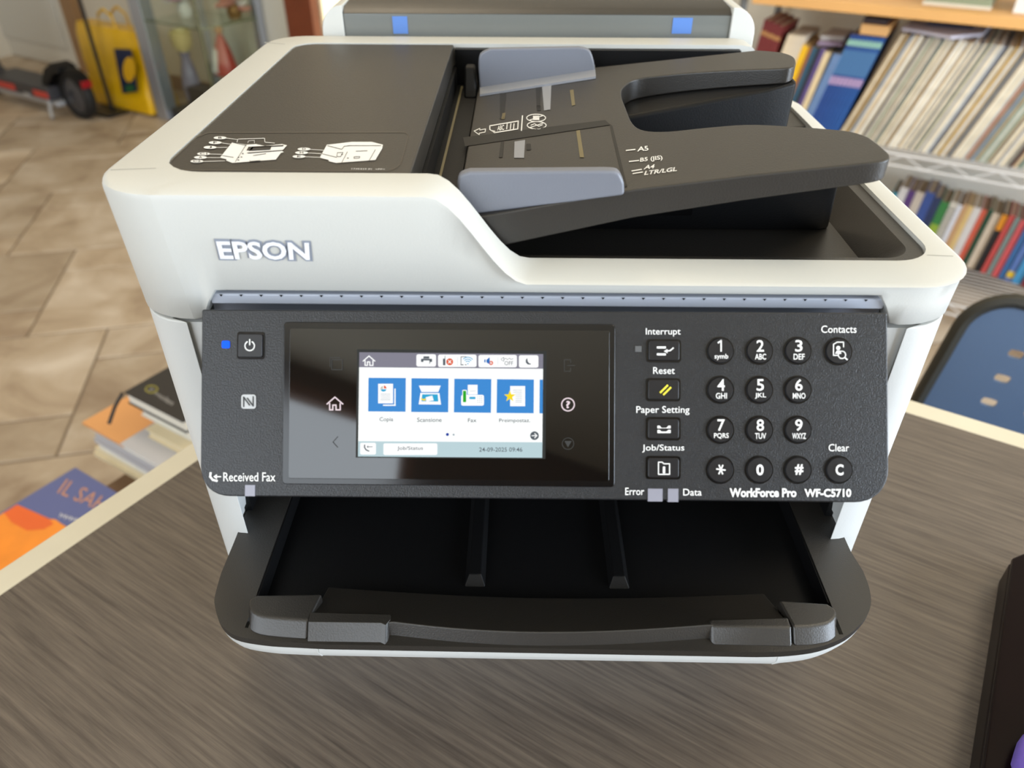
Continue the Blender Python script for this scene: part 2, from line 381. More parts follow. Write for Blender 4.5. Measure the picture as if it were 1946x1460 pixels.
# ================================================================== the desk
DESK_D0, DESK_D1, DESK_N0, DESK_N1 = -.403, .47, -1.1, .477
desk = thing('desk', 'dark grey-brown wood-grain desk with a cream edge band under the printer', 'desk', room(.03, -.3, ZF))
wood_mat('grey_brown_wood', (72, 63, 56), (114, 102, 90), -RZ, (13, 320, 30), rough=.42, bump=.25)
BW = .026
MB().box(DESK_D0 + BW, DESK_D1 - BW, DESK_N0 + BW, DESK_N1 - BW, -.028, 0, room).build('desk_top', MATS['grey_brown_wood'], desk)
EDGE = mat('cream_edge_band', (214, 205, 182), .5, vary=(20, .03))
for x0, x1, y0, y1 in ((DESK_D0, DESK_D0 + BW, DESK_N0, DESK_N1), (DESK_D1 - BW, DESK_D1, DESK_N0, DESK_N1), (DESK_D0 + BW, DESK_D1 - BW, DESK_N1 - BW, DESK_N1), (DESK_D0 + BW, DESK_D1 - BW, DESK_N0, DESK_N0 + BW)):
    MB().box(x0, x1, y0, y1, -.03, 0.0, room).build('edge_band', EDGE, desk, bevel=.002)
for a in (DESK_D0 + .06, DESK_D1 - .06):
    for b in (DESK_N0 + .06, DESK_N1 - .06):
        MB().box(a - .025, a + .025, b - .025, b + .025, ZF, -.03, room).build('leg', mat('desk_leg_metal', (170, 168, 160), .4, metal=.6), desk, bevel=.003)

# ================================================================== the printer
printer = thing('printer', 'white office inkjet printer with document feeder, touch panel and black output tray on the desk', 'printer', (0, .17, 0))
W, YB, ZS = .2125, .400, .2744           # half width, back, seam height
Z2, Z3 = .3452, .3018                   # high and low top of the scanner cover
YC = .336                               # back of the scanner cover

# --- lower body: U-shaped in plan, open at the front for the output slot
def body_outline(r=.030, cut=.191, deep=.26, y0=.010):
    o = rrect(-W, W, y0, YB, [r, .02, .02, r], 8)
    o = [p for p in o]
    # open the front between -cut and cut
    right = [p for p in o if p[0] > 0]; left = [p for p in o if p[0] <= 0]
    return [(cut, deep), (cut, y0 + .004)] + sorted([p for p in right if p[1] < y0 + r + .001], key=lambda p: p[0]) + [p for p in o if p[1] > y0 + r + .001 and p[0] > 0] + \
           [p for p in o if p[1] > y0 + r + .001 and p[0] <= 0] + sorted([p for p in left if p[1] < y0 + r + .001], key=lambda p: p[0]) + [(-cut, y0 + .004), (-cut, deep)]
body = MB().prism(body_outline(), .0, ZS - .0012).build('body', WHITE2, printer, bevel=.0015)
# small diagonal cheek inside each front pillar
MB().box(-.191, .191, .258, .270, .0, ZS - .002).build('inner_back_wall', BLACKD, printer)
MB().box(-.1905, -.186, .030, .258, .10, ZS - .004).box(.186, .1905, .030, .258, .10, ZS - .004).box(-.186, .186, .03, .258, ZS - .012, ZS - .004).build('inner_lining', BLACKD, printer)
MB().prism(rrect(-.19, .19, .012, .257, [.01, 0, 0, .01]), .001, .074).build('paper_cassette', WHITE2, printer, bevel=.002)
for sx in (-1, 1):
    MB().loft([[(sx * .1908, .0135, .124), (sx * .1890, .0135, .124), (sx * .1890, .062, .124), (sx * .1908, .062, .124)], [(sx * .1908, .0125, ZS - .003), (sx * .1695, .0125, ZS - .003), (sx * .1695, .062, ZS - .003), (sx * .1908, .062, ZS - .003)]]).build('pillar_cheek', WHITE2, printer)

# --- scanner cover: one loft that follows a rounded rectangle; its height drops along the front in an S
def path(x0, x1, y0, y1, rf, rb, nf=70):
    pts = []
    def corner(cx, cy, r, a0):
        for k in range(9):
            t = math.radians(a0 + 90 * k / 8); pts.append((cx + r * math.cos(t), cy + r * math.sin(t)))
    for k in range(nf): pts.append((x0 + rf + (x1 - x0 - 2 * rf) * k / nf, y0))
    corner(x1 - rf, y0 + rf, rf, -90)
    for k in range(1, 12): pts.append((x1, y0 + rf + (y1 - y0 - rf - rb) * k / 12))
    corner(x1 - rb, y1 - rb, rb, 0)
    for k in range(1, 40): pts.append((x1 - rb - (x1 - x0 - 2 * rb) * k / 40, y1))
    corner(x0 + rb, y1 - rb, rb, 90)
    for k in range(1, 12): pts.append((x0, y1 - rb - (y1 - y0 - rf - rb) * k / 12))
    corner(x0 + rf, y0 + rf, rf, 180)
    return pts
def top_h(x, y):
    front = Z3 + (Z2 - Z3) * (1 - sstep(-.0555, -.0095, x))
    back = Z3 + (Z2 - Z3) * (1 - sstep(.160, .205, x))
    t = sstep(.10, .27, y); return front * (1 - t) + back * t
def bot_h(x, y):
    if y < .013:
        t = sstep(.1625, .1755, abs(x)); zz = .2925 * (1 - t) + (.2742) * t
        return zz
    return .2742
XL, XR, YF, YBk = -.1865, .1985, .0275, .3075
outer = path(-W, W, 0, YC, .034, .03); inner = path(XL, XR, YF, YBk, .022, .016)
def front_in(y, z):                      # the front face leans back towards the seam
    return y + .010 * max(0, min(1, (Z2 - z) / (Z2 - .27))) * max(0, 1 - y / .05)
rb = .0035; rings = []
def orient(x, y):
    # inward direction from the outer path
    cx = max(-W + .034, min(W - .034, x)); cy = max(.034, min(YC - .03, y)); dx, dy = cx - x, cy - y; L = math.hypot(dx, dy) or 1; return dx / L, dy / L
ring_b, ring_w, ring_e1, ring_e2, ring_e3, ring_t, ring_i = [], [], [], [], [], [], []
ring_b0, ring_bi = [], []
for (x, y), (xi, yi) in zip(outer, inner):
    hz = top_h(x, y); hi = top_h(xi, yi); b = bot_h(x, y); ix, iy = orient(x, y)
    ring_bi.append((x + ix * .012, front_in(y, b) + iy * .012, b))
    ring_b0.append((x + ix * .0012, front_in(y, b) + iy * .0012, b))
    ring_b.append((x, front_in(y, b + .0012), b + .0012))
    ring_w.append((x, front_in(y, (b + hz) / 2), (b + hz) / 2))
    ring_e1.append((x, front_in(y, hz - rb), hz - rb))
    ring_e2.append((x + ix * rb * .29, y + iy * rb * .29, hz - rb * .29))
    ring_e3.append((x + ix * rb, y + iy * rb, hz))
    ring_t.append((xi, yi, hi)); ring_i.append((xi, yi, hi - .016))
cover = MB().loft([ring_bi, ring_b0, ring_b, ring_w, ring_e1, ring_e2, ring_e3, ring_t, ring_i], cap=False).build('scanner_cover', WHITE, printer, angle=50)
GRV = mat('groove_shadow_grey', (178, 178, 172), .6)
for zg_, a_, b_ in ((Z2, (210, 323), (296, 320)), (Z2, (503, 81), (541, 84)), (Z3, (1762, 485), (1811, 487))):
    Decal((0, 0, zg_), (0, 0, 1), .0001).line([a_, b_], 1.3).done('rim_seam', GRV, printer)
# --- hinge recess above the control panel
HB = mat('hinge_grey', (172, 177, 188), .35)
MB().box(-.172, .172, .0205, .0262, .262, .2955).build('panel_recess', GREY, printer)
MB().prism(rrect(-.168, .168, -.0, .008, .001), .0, .006, lambda x, y, z: (x, .010 + y, .2835 + z)).build('hinge_bar', HB, printer, bevel=.001)
for k in range(-16, 17):
    x = k * .0100 - .002
    MB().add([(x - .0009, .0098, .2892), (x + .0009, .0098, .2892), (x, .0098, .2880)], [(0, 1, 2)]).build('hinge_notch', BLACKD, printer)

# --- dark feeder lid and basin
LIDX = -.0655
lid = MB().prism(rrect(XL + .001, LIDX, YF - .0015, YBk - .002, [.001, .001, .015, .02], 6), .330, .3449).build('feeder_lid', BLACK, printer, bevel=.0012)
basin_out = path(XL + .0005, XR - .0005, YF + .0005, YBk - .0005, .022, .016)
b_in1 = path(XL + .01, XR - .0085, YF + .0075, YBk - .006, .016, .012); b_in2 = path(XL + .02, XR - .022, YF + .018, YBk - .014, .016, .012)
zr = lambda p: min(top_h(*p) - .0022, Z3 - .0022)
MB().loft([[(p[0], p[1], zr(p) - .004) for p in basin_out], [(p[0], p[1], zr(p)) for p in basin_out], [(p[0], p[1], Z3 - .0022) for p in b_in1], [(p[0], p[1], .2835) for p in b_in2]], cap=False).add(
    [(p[0], p[1], .2835) for p in b_in2], [tuple(range(len(b_in2)))]).build('feeder_basin', BLACK, printer, angle=40)
# dark inner wall next to the S (carries the lid and the throat)
MB().box(XL + .004, LIDX + .002, YF + .003, YBk - .003, .284, .330).build('feeder_housing', BLACKD, printer)
MB().box(LIDX, -.047, YF + .004, YBk - .006, .300, .3165).build('feed_throat', BLACKD, printer)
MB().box(-.0600, -.0585, YF + .012, YBk - .014, .3165, .3172).build('paper_sensor_strip', mat('olive_strip', (120, 110, 80), .4), printer)
MB().box(LIDX + .001, .155, YBk - .0075, YBk - .0005, .300, .3425).build('rear_inner_wall', BLACKD, printer)
MB().loft([[(-.056, .262, .316), (-.046, .262, .316), (-.046, .285, .316), (-.056, .285, .316)], [(-.0555, .275, .336), (-.0475, .275, .336), (-.0475, .285, .336), (-.0555, .285, .336)]]).build('throat_stop', BLACKD, printer, bevel=.002)

# --- feeder tray (tilted plate with a U-shaped cut-out)
_t0, _t1 = py(921, 410, .030), py(1671, 307, .030); _b0, _b1 = py(948, 471, .030), py(1671, 346, .030)
TS = (_t1.z - _t0.z) / (_t1.x - _t0.x); BS = (_b1.z - _b0.z) / (_b1.x - _b0.x)
TP = Vector(_t0); TN = Vector((-TS, 0, 1)).normalized()
def tp(u, v): q = onp(u, v, TP, TN); return (q.x, q.y)
ztop = lambda x: _t0.z + TS * (x - _t0.x)
zbot = lambda x: _b0.z + BS * (x - _b0.x)
outl = [(-.046, .030), tp(921, 410), tp(1207, 360), tp(1420, 334)] + spline([tp(1620, 313), tp(1664, 308), tp(1686, 303), tp(1692, 296), tp(1686, 287), tp(1664, 269), tp(1644, 257), tp(1603, 247), tp(1500, 239), tp(1420, 236), tp(1340, 242), tp(1270, 249), tp(1225, 247), tp(1203, 234), tp(1190, 205), tp(1181, 178), tp(1188, 162), tp(1215, 149), tp(1300, 139), tp(1400, 133), tp(1480, 130), tp(1505, 127), tp(1513, 119), tp(1508, 107), tp(1485, 99), tp(1440, 95)], 4)
yb = YBk - .0085
outl = [(a, min(b, yb)) for a, b in outl] + [(-.046, yb)]
tray = MB().loft([[(a, b, min(zbot(a), ztop(a) - .007)) for a, b in outl], [(a, b, ztop(a)) for a, b in outl]]).build('feeder_tray', BLACK, printer, bevel=.0012)
# skirt below the front prong and below the rear prong
ys_, xs_ = pz(1400, 424, .2836).y, pz(1648, 410, .2836).x
ys_ -= .010
s_lo = [(.0, ys_), (.166, ys_), (.172, ys_ + .003), (.174, ys_ + .008), (.170, ys_ + .012), (.0, ys_ + .012)]
s_hi = [(.0, .058), (.146, .058), (.151, .060), (.152, .064), (.148, .068), (.0, .068)]
MB().loft([[(a, b, .2836) for a, b in s_lo], [(a, b, min(zbot(a), ztop(a) - .006)) for a, b in s_hi]]).build('tray_skirt', BLACKD, printer, bevel=.0015)
sk = [(.02, .200), (.150, .200), (.170, .206), (.172, .24), (.17, .287), (.02, .287)]
MB().loft([[(a, b, .2836) for a, b in sk], [(a, b, min(zbot(a), ztop(a) - .008)) for a, b in sk]]).build('tray_skirt', BLACKD, printer, bevel=.003)
ra, rb_ = pz(1556, 238, .302), pz(1505, 206, .302)
rp = [(.05, ra.y), (ra.x - .004, ra.y), (ra.x, ra.y + .004), (rb_.x, rb_.y - .004), (rb_.x - .004, rb_.y), (.05, rb_.y)]
MB().loft([[(a, b, .2836) for a, b in rp], [(a, b, .302 if a > .1 else .288) for a, b in rp]]).build('exit_stop_ramp', BLACK, printer, bevel=.0015)
# paper guides: side view drawn in pixels on a vertical plane, given thickness along y
def guide(pts, y0, y1, name, par):
    q = [py(u, v, y0) for u, v in pts]
    return MB().loft([[(p.x, y0, p.z) for p in q], [(p.x, y1, p.z) for p in q]]).build(name, GREY, par, bevel=.0016, seg=3)
g1 = guide([(906, 409)] + spline([(880, 388), (869, 362), (872, 336), (892, 327)], 4) + spline([(1150, 325), (1174, 328), (1185, 345), (1187, 360)], 4) + [(1187, 372)], .0335, .0405, 'paper_guide', printer)
zg = .003
g2 = guide([(912, 178)] + spline([(909, 130), (912, 104), (932, 93)], 4) + spline([(1100, 90), (1120, 96), (1129, 118), (1131, 140)], 4), .268, .274, 'paper_guide', printer)
fl = [tp(912, 184), tp(1132, 150), tp(1130, 128), tp(912, 158)]
MB().loft([[(a, b, ztop(a) + .0002) for a, b in fl], [(a, b, ztop(a) + .0018) for a, b in fl]]).build('guide_foot', GREYL, g2)
ft = [tp(900, 340), tp(905, 300), tp(1165, 296), tp(1186, 330)]
# slots, rails and print on the tray
dk = Decal(TP, TN, .0003)
dk.poly([(880, 262), (1150, 229), (1160, 238), (884, 279)]); dk.poly([(950, 178), (962, 177), (958, 226), (950, 227)]); dk.poly([(1018, 166), (1028, 164), (1026, 208), (1020, 209)])
dk.poly([(1158, 236), (1164, 240), (1192, 355), (1186, 356)]); dk.poly([(952, 270), (958, 269), (955, 300), (948, 300)])
dk.rect(1000, 274, 1009, 286, 2); dk.rect(1020, 201, 1028, 211, 2)
dk.done('tray_slot', mat('slot_black', (9, 9, 9), .5), tray)
dk.poly([(1030, 163), (1048, 160), (1046, 209), (1034, 211)]); dk.done('guide_rail', GREYL, tray); dk.poly([(978, 270), (998, 267), (996, 301), (977, 301)])
dk.done('guide_rail', GREYL, tray)
dk.poly([(1083, 172), (1090, 171), (1093, 200), (1087, 202)]); dk.poly([(1095, 249), (1102, 248), (1110, 300), (1102, 300)]); dk.poly([(955, 216), (961, 215), (959, 227), (953, 227)])
dk.done('olive_rail', mat('olive_rail', (118, 106, 70), .4), tray)
dk.line([(1190, 287), (1207, 285)], 2).text('A5', [(1213, 280), (1231, 278), (1233, 287), (1211, 289)], .02)
dk.line([(1196, 308), (1214, 306)], 2).text('B5 (JIS)', [(1217, 301), (1258, 296), (1260, 306), (1216, 311)], .02)
dk.line([(1201, 326), (1219, 323)], 2).line([(1203, 331), (1221, 328)], 2).text('A4', [(1227, 315), (1245, 313), (1243, 321), (1223, 323)], .02).text('LTR/LGL', [(1227, 326), (1288, 318), (1286, 326), (1224, 334)], .02)
dk.line([(993, 221), (991, 249)], 2.2)
dk.line([(901, 250), (912, 245), (912, 248), (923, 246), (922, 252), (911, 254), (911, 257)], 1.6, closed=True)
dk.line([(931, 240), (985, 231), (984, 246), (940, 253), (931, 247)], 2, closed=True)
dk.poly([(931, 247), (942, 250), (938, 253)]).text('ABC', [(946, 240), (958, 238), (958, 248), (945, 249)], .02)
for x in (964, 971, 977): dk.line([(x, 236), (x - 1, 246)], 1.8)
for cx, cy in ((1019, 225), (1020, 239)):
    dk.arc(cx, cy, 18, 0, 360, 1.8, 7, 22); dk.line([(cx - 12, cy + 4), (cx + 12, cy - 4)], 1.5)
dk.rect(1013, 221, 1025, 229); dk.line([(1009, 239), (1016, 236), (1024, 241), (1031, 238)], 1.5)
dk.done('tray_print', PRINT, tray)

# --- print on the lid
LZ = .3449
dl = Decal((0, 0, LZ), (0, 0, 1), .0003)
dl.line([(397, 253), (770, 252)], .9).line([(770, 252), (776, 258), (762, 312), (752, 320), (735, 326)], .9).line([(735, 326), (345, 324), (330, 318), (322, 311)], .9).line([(322, 311), (372, 262), (397, 253)], .9)
dl.done('label_outline', mat('faint_outline', (92, 84, 74), .5), lid)
LS = lambda x, y: (340 + x / 4.23, 230 + y / 4.23)
dl.S = LS
dl.poly([(330, 300), (430, 175), (540, 195), (620, 190), (690, 205), (830, 190), (870, 200), (830, 245), (845, 255), (820, 262), (780, 315), (430, 342), (380, 322), (385, 312)])
dl.line([(468, 175), (475, 150), (690, 143), (692, 175), (770, 182)], 4).line([(555, 180), (560, 165), (608, 160), (608, 182)], 3)
dl.poly([(1135, 295), (1190, 195), (1240, 190), (1390, 172), (1550, 172), (1640, 195), (1635, 225), (1580, 318), (1265, 342), (1205, 328), (1205, 318), (1140, 302)])
for (x, y, tx, ty) in ((332, 141, 468, 153), (293, 180, 425, 192), (252, 218, 390, 216), (200, 270, 345, 273), (175, 299, 335, 299), (146, 330, 370, 325), (1007, 232, 1165, 240), (987, 261, 1150, 268), (966, 292, 1140, 297)):
    dl.disc(x, y, 52, 12, h=.0001).line([(x + 45, y), (tx, ty)], 3.5)
dl.text('1735333 01  >PP<', [(1390, 384), (1658, 388), (1655, 398), (1388, 395)], .0)
dl.done('diagram_print', PRINT, lid)
dl.h = .0005
for t, x, y in (('B', 332, 141), ('F', 293, 180), ('J', 252, 218), ('C1', 200, 270), ('A', 175, 299), ('C2', 146, 330), ('D', 1007, 232), ('H', 987, 261), ('E', 966, 292)):
    w = 30 if len(t) > 1 else 14; dl.text(t, (x - w, y - 8, x + w, y + 8), .01)
dl.poly([(560, 248), (590, 215), (745, 210), (735, 238)]).poly([(545, 245), (560, 215), (845, 200), (838, 210), (600, 222), (590, 238)]).poly([(545, 262), (840, 240), (842, 246), (560, 268)])
for pl in ([(540, 200), (455, 335)], [(430, 178), (545, 205)], [(350, 285), (440, 300)], [(600, 285), (700, 270)], [(570, 325), (575, 332), (655, 324)], [(1195, 205), (1310, 235), (1330, 210), (1385, 205)], [(1355, 255), (1310, 342)], [(1580, 238), (1530, 325)], [(1150, 270), (1270, 300)], [(1360, 205), (1625, 205)], [(1410, 295), (1455, 293), (1452, 306), (1408, 308), (1410, 295)], [(1275, 262), (1320, 260), (1300, 295), (1270, 292), (1275, 262)], [(1425, 250), (1515, 246)]):
    dl.line(pl, 3.5)
for x, y in ((480, 300), (515, 270), (480, 322), (505, 297), (1360, 306), (1312, 276)): dl.disc(x, y, 7, 4)
dl.done('diagram_lines', mat('dark_print', (45, 42, 38), .6), lid)

# --- EPSON lettering on the leaning front face of the cover
FN = Vector((0, -1, -.010 / (Z2 - .27))).normalized(); FP = Vector((0, .0003, Z2))
de = Decal(FP, FN, .0006)
de.text('EPSON', [(407, 452), (591, 456), (595, 496), (417, 494)], .10); de.done('logo_outline', mat('logo_outline_grey', (146, 152, 164), .4), printer)
de.h = .0010
de.text('EPSON', [(411, 456), (588, 459), (590, 492.5), (420, 490.5)], .03)
lm = mat('brushed_silver_logo', (240, 240, 243), .3, vary=(500, .10)); de.done('logo_lettering', lm, printer)

# --- rear paper feed
RF0, RF1 = py(655, 60, .345).x, py(1385, 66, .345).x
rfz = py(1020, 27, .345).z
MB().box(RF0, RF1, .345, .392, .27, rfz).build('rear_feed_front', mat('smoked_plastic', (116, 118, 114), .14), printer, bevel=.001)
MB().hull2([(RF0, .3448, rfz), (RF1, .3448, rfz), (RF1, .398, rfz), (RF0, .398, rfz)], [(RF0, .352, rfz + .004), (RF1, .352, rfz + .004), (RF1, .398, rfz + .006), (RF0, .398, rfz + .006)]).build('rear_feed_cover', BLACK, printer)
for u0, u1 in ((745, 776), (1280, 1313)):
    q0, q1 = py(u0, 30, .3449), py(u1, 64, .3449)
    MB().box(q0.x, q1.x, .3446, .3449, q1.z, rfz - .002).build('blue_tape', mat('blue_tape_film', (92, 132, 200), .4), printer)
for sx, xa, xb in ((-1, py(614, 60, .345).x, RF0), (1, RF1, py(1433, 60, .345).x)):
    xo, xi = (xa, xb) if sx < 0 else (xb, xa); zt = rfz + .006
    pr = [(xi, .27), (xo, .27), (xo, .346)] + [(xo + (xi - xo) * (1 - math.cos(t)) * .95, .346 + (zt - .346) * math.sin(t)) for t in [k * math.pi / 16 for k in range(1, 9)]] + [(xi, zt)]
    MB().loft([[(a, .343, b) for a, b in pr], [(a, .399, b) for a, b in pr]]).build('rear_feed_end_cap', WHITE, printer, bevel=.002)

# --- control panel
E_ = math.radians(36.8); PN = Vector((0, -math.cos(E_), math.sin(E_))); PU = Vector((1, 0, 0)); PV = PN.cross(PU) * 1.0
P0 = py(1035, 591, -.003)
if PV.z < 0: PV = -PV
def pl(u, v): q = onp(u, v, P0, PN) - P0; return (q.dot(PU), q.dot(PV))
def PT(a, b, c): return P0 + PU * a + PV * b + PN * c
def rpoly(px, radii, n=8):
    """polygon of pixel corners with rounded corners (radii in pixels)"""
    out = []
    for i, p in enumerate(px):
        r = radii[i]
        if r == 0: out.append(p); continue
        a, b = px[i - 1], px[(i + 1) % len(px)]
        la, lb = math.dist(a, p), math.dist(b, p)
        s = (p[0] + (a[0] - p[0]) * r / la, p[1] + (a[1] - p[1]) * r / la); e = (p[0] + (b[0] - p[0]) * r / lb, p[1] + (b[1] - p[1]) * r / lb)
        for k in range(n + 1):
            t = k / n; w = (1 - t) ** 2, 2 * t * (1 - t) * .82, t * t; sw = sum(w)
            out.append(tuple((s[j] * w[0] + p[j] * w[1] + e[j] * w[2]) / sw for j in (0, 1)))
    return out
pan_px = rpoly([(383, 588), (1687, 594), (1690, 956), (380, 943)], [4, 4, 66, 56])
panel = MB().prism([pl(*p) for p in pan_px], -.016, 0, PT).build('control_panel', PANEL, printer, bevel=.0012)
MB().box(-.15, .15, -.0665, .0, -.03, -.016, PT).build('panel_back', BLACKD, printer)
# glass
MB().prism([pl(*p) for p in rpoly([(540, 612), (1169, 617), (1168, 926), (537, 920)], [8] * 4, 4)], -.001, .0010, PT).build('screen_frame', GLOSSB, panel, bevel=.0005)
MB().prism([pl(*p) for p in rpoly([(552, 624), (1158, 629), (1157, 915), (549, 909)], [4] * 4, 3)], .0002, .0013, PT).build('screen_glass', GLASSB, panel, bevel=.0003)
dp = Decal(P0, PN, .0016)
dp.line([(631, 769), (638, 757), (653, 769)], .1)
def house(dc, x, y, k, w):
    dc.line([(x - 15 * k, y + 1 * k), (x, y - 12 * k), (x + 15 * k, y + 1 * k)], w); dc.line([(x - 10 * k, y), (x - 10 * k, y + 12 * k), (x - 4 * k, y + 12 * k), (x - 4 * k, y + 3 * k), (x + 2 * k, y + 3 * k), (x + 2 * k, y + 12 * k), (x + 10 * k, y + 12 * k), (x + 10 * k, y)], w)
dp.mb = MB(); house(dp, 638, 767, 1, 2.4); dp.done('home_icon', glow('icon', (244, 226, 232)), panel)
dp.arc(1079, 769, 12, 0, 360, 2.2, n=24).text('?', (1075, 762, 1083, 776), .03); dp.done('help_icon', glow('icon', (244, 226, 232)), panel)
dp.line([(632, 684), (652, 684), (652, 703), (632, 703)], 1.2, closed=True).line([(629, 698), (629, 680), (648, 680)], 1.2).line([(1084, 690), (1084, 684), (1072, 684), (1072, 706), (1084, 706), (1084, 700)], 1.2).line([(1078, 695), (1092, 695)], 1.2).arc(1079, 843, 11, 0, 360, 1.2).poly([(1072, 838), (1086, 838), (1079, 850)]).line([(643, 830), (634, 840), (643, 850)], 1.2)
dp.done('unlit_icon', GHOST, panel)
# lcd picture (flat, lit)
ds = Decal(P0, PN, .0015, lambda x, y: (660 + x / 4.865, 640 + y / 4.865))
def lcd(name, rgb, lvl, fn, k=1.0):
    ds.h = .0015 + .00007 * lvl; fn(ds); return ds.done(name, glow(name, rgb, k), panel)
lcd('bezel', (70, 72, 70), 0, lambda q: q.poly([(98, 118), (1842, 134), (1830, 1128), (84, 1116)]), .6)
lcd('page', (252, 255, 254), 1, lambda q: q.poly([(118, 146), (1810, 163), (1801, 1118), (105, 1106)]), 1.05)
lcd('header', (132, 130, 144), 2, lambda q: q.poly([(118, 146), (1810, 163), (1809, 299), (116, 284)]))
lcd('footer', (188, 212, 218), 2, lambda q: q.poly([(109, 965), (1803, 975), (1801, 1118), (105, 1106)]))
lcd('tile', (62, 140, 214), 2, lambda q: [q.poly(r) for r in ([(202, 381), (546, 383), (543, 694), (199, 691)], [(598, 385), (939, 388), (936, 699), (595, 696)], [(992, 390), (1333, 393), (1329, 704), (988, 700)], [(1385, 394), (1725, 397), (1722, 708), (1381, 705)], [(1778, 398), (1807, 398), (1806, 709), (1775, 709)])])
def w3(q):
    for x0, y0, x1, y1 in ((643, 165, 824, 278), (842, 168, 1197, 282), (1214, 171, 1568, 285), (1586, 174, 1766, 288)): q.rect(x0, y0, x1, y1, 18)
    q.rect(126, 980, 271, 1088, 14); q.rect(340, 985, 836, 1092, 14)
    q.rect(291, 436, 428, 617); q.poly([(440, 480), (452, 480), (452, 640), (336, 640), (336, 628), (440, 628)])
    q.poly([(666, 453), (867, 453), (845, 512), (690, 512)]).poly([(680, 520), (855, 522), (870, 628), (664, 626)])
    q.rect(1116, 446, 1206, 535); q.rect(1055, 538, 1265, 638, 16); q.rect(1066, 492, 1108, 620, 10)
    q.rect(1506, 457, 1644, 643)
    house(q, 207, 224, 3.6, 10)
lcd('white_icons', (253, 254, 254), 3, w3, 1.05)
def c_blue(q):
    q.poly([(697, 533), (840, 533), (845, 600), (690, 598)]); q.rect(1131, 556, 1187, 578, 5)
    q.poly([(312, 487), (340, 487), (368, 487), (360, 503), (340, 510), (322, 503)])
    for r in (22, 40, 58): q.arc(1116, 250, r, 225, 320, 7)
    q.disc(1117, 252, 6)
lcd('cyan_icons', (46, 168, 214), 4, c_blue)
lcd('speaker', (40, 110, 190), 4, lambda q: q.poly([(1288, 215), (1318, 192), (1318, 258), (1288, 240)]).rect(1268, 212, 1280, 240))
lcd('green', (40, 170, 40), 4, lambda q: q.rect(1072, 500, 1101, 606, 4))
lcd('red', (226, 92, 50), 4, lambda q: q.disc(950, 234, 32).disc(1330, 245, 20).poly([(344, 480), (344, 452), (358, 456), (369, 474), (369, 480)]))
lcd('beige', (206, 200, 184), 4, lambda q: q.poly([(336, 484), (312, 486), (316, 466), (336, 455)]))
lcd('card', (253, 254, 254), 5, lambda q: q.poly([(730, 560), (790, 545), (803, 590), (735, 600)]).line([(938, 222), (962, 246)], 8).line([(962, 222), (938, 246)], 8).line([(1322, 237), (1338, 253)], 5).line([(1338, 237), (1322, 253)], 5).rect(1097, 262, 1100, 268))
lcd('star', (250, 222, 30), 5, lambda q: q.poly([(1503 + (56 if k % 2 == 0 else 23) * math.sin(k * math.pi / 5), 552 - (56 if k % 2 == 0 else 23) * math.cos(k * math.pi / 5)) for k in range(10)]).poly([(684, 566), (712, 578), (728, 568), (730, 590), (712, 592), (690, 585)]))
def c_sheet(q):
    for y in (532, 549, 567, 584): q.line([(316, y), (404, y)], 4)
def c_preset(q):
    for k, y in enumerate((495, 513, 531, 549, 568, 587, 604)): q.line([(1534 if k < 2 else 1556, y), (1614, y)], 4)
def c_pad(q):
    for a in range(3):
        for b in range(4): q.disc(1208 + 18 * a, 556 + 17 * b, 4, n=8)
    q.line([(1136, 504), (1190, 502)], 3)
GL = (150, 164, 176); DI = (84, 92, 100)
def lcds(name, rgb, fns):
    for fn in fns:
        ds.h = .0015 + .00007 * 5; fn(ds); ds.done(name, glow('lcd_%d_%d_%d' % rgb, rgb), panel)
lcds('icon_lines', GL, (c_sheet, c_preset, c_pad, lambda q: q.line([(1022, 190), (1022, 268)], 2), lambda q: q.line([(1394, 192), (1394, 270)], 2), lambda q: q.disc(986, 905, 9)))
lcds('status_icon', DI, (
    lambda q: q.rect(686, 206, 788, 236, 6).rect(708, 184, 762, 204).poly([(756, 244), (764, 230), (772, 244), (764, 256)]),
    lambda q: q.rect(888, 204, 910, 266).line([(906, 204), (908, 182)], 5),
    lambda q: q.line([(1054, 260), (1054, 188), (1100, 188)], 6).line([(1054, 262), (1074, 262)], 8).line([(1092, 262), (1102, 262)], 8),
    lambda q: q.line([(1424, 206), (1448, 192), (1448, 230), (1424, 216)], 4, closed=True).line([(1450, 212), (1466, 200), (1480, 216), (1500, 200), (1514, 214), (1534, 204)], 4).text('OFF', (1454, 228, 1534, 266), .0),
    lambda q: q.poly([(1664, 198), (1650, 216), (1650, 240), (1666, 258), (1690, 260), (1700, 252), (1682, 248), (1668, 232), (1664, 212)]),
    lambda q: q.disc(1730, 914, 40, n=24),
    lambda q: q.line([(168, 1000), (166, 1020), (180, 1044), (206, 1056)], 11).line([(238, 1016), (200, 1016)], 6).poly([(200, 1004), (200, 1028), (186, 1016)])))
for t, b_ in (('Copia', (304, 744, 430, 792)), ('Scansione', (650, 748, 876, 788)), ('Fax', (1118, 754, 1196, 790)), ('Preimpostaz.', (1405, 756, 1690, 800)), ('Job/Status', (468, 1012, 704, 1054)), ('24-09-2025 09:46', (1221, 1022, 1618, 1062))):
    ds.text(t, b_, .006); ds.done('screen_caption', glow('lcd_84_92_100', (84, 92, 100)), panel)
lcd('navy', (24, 60, 160), 5, lambda q: q.disc(929, 903, 14))
lcd('arrow', (253, 254, 254), 6, lambda q: q.line([(1706, 914), (1750, 914)], 9).line([(1732, 894), (1752, 914), (1732, 934)], 9).rect(708, 222, 764, 258).poly([(1112, 300), (1112, 300.2), (1112.2, 300)]))

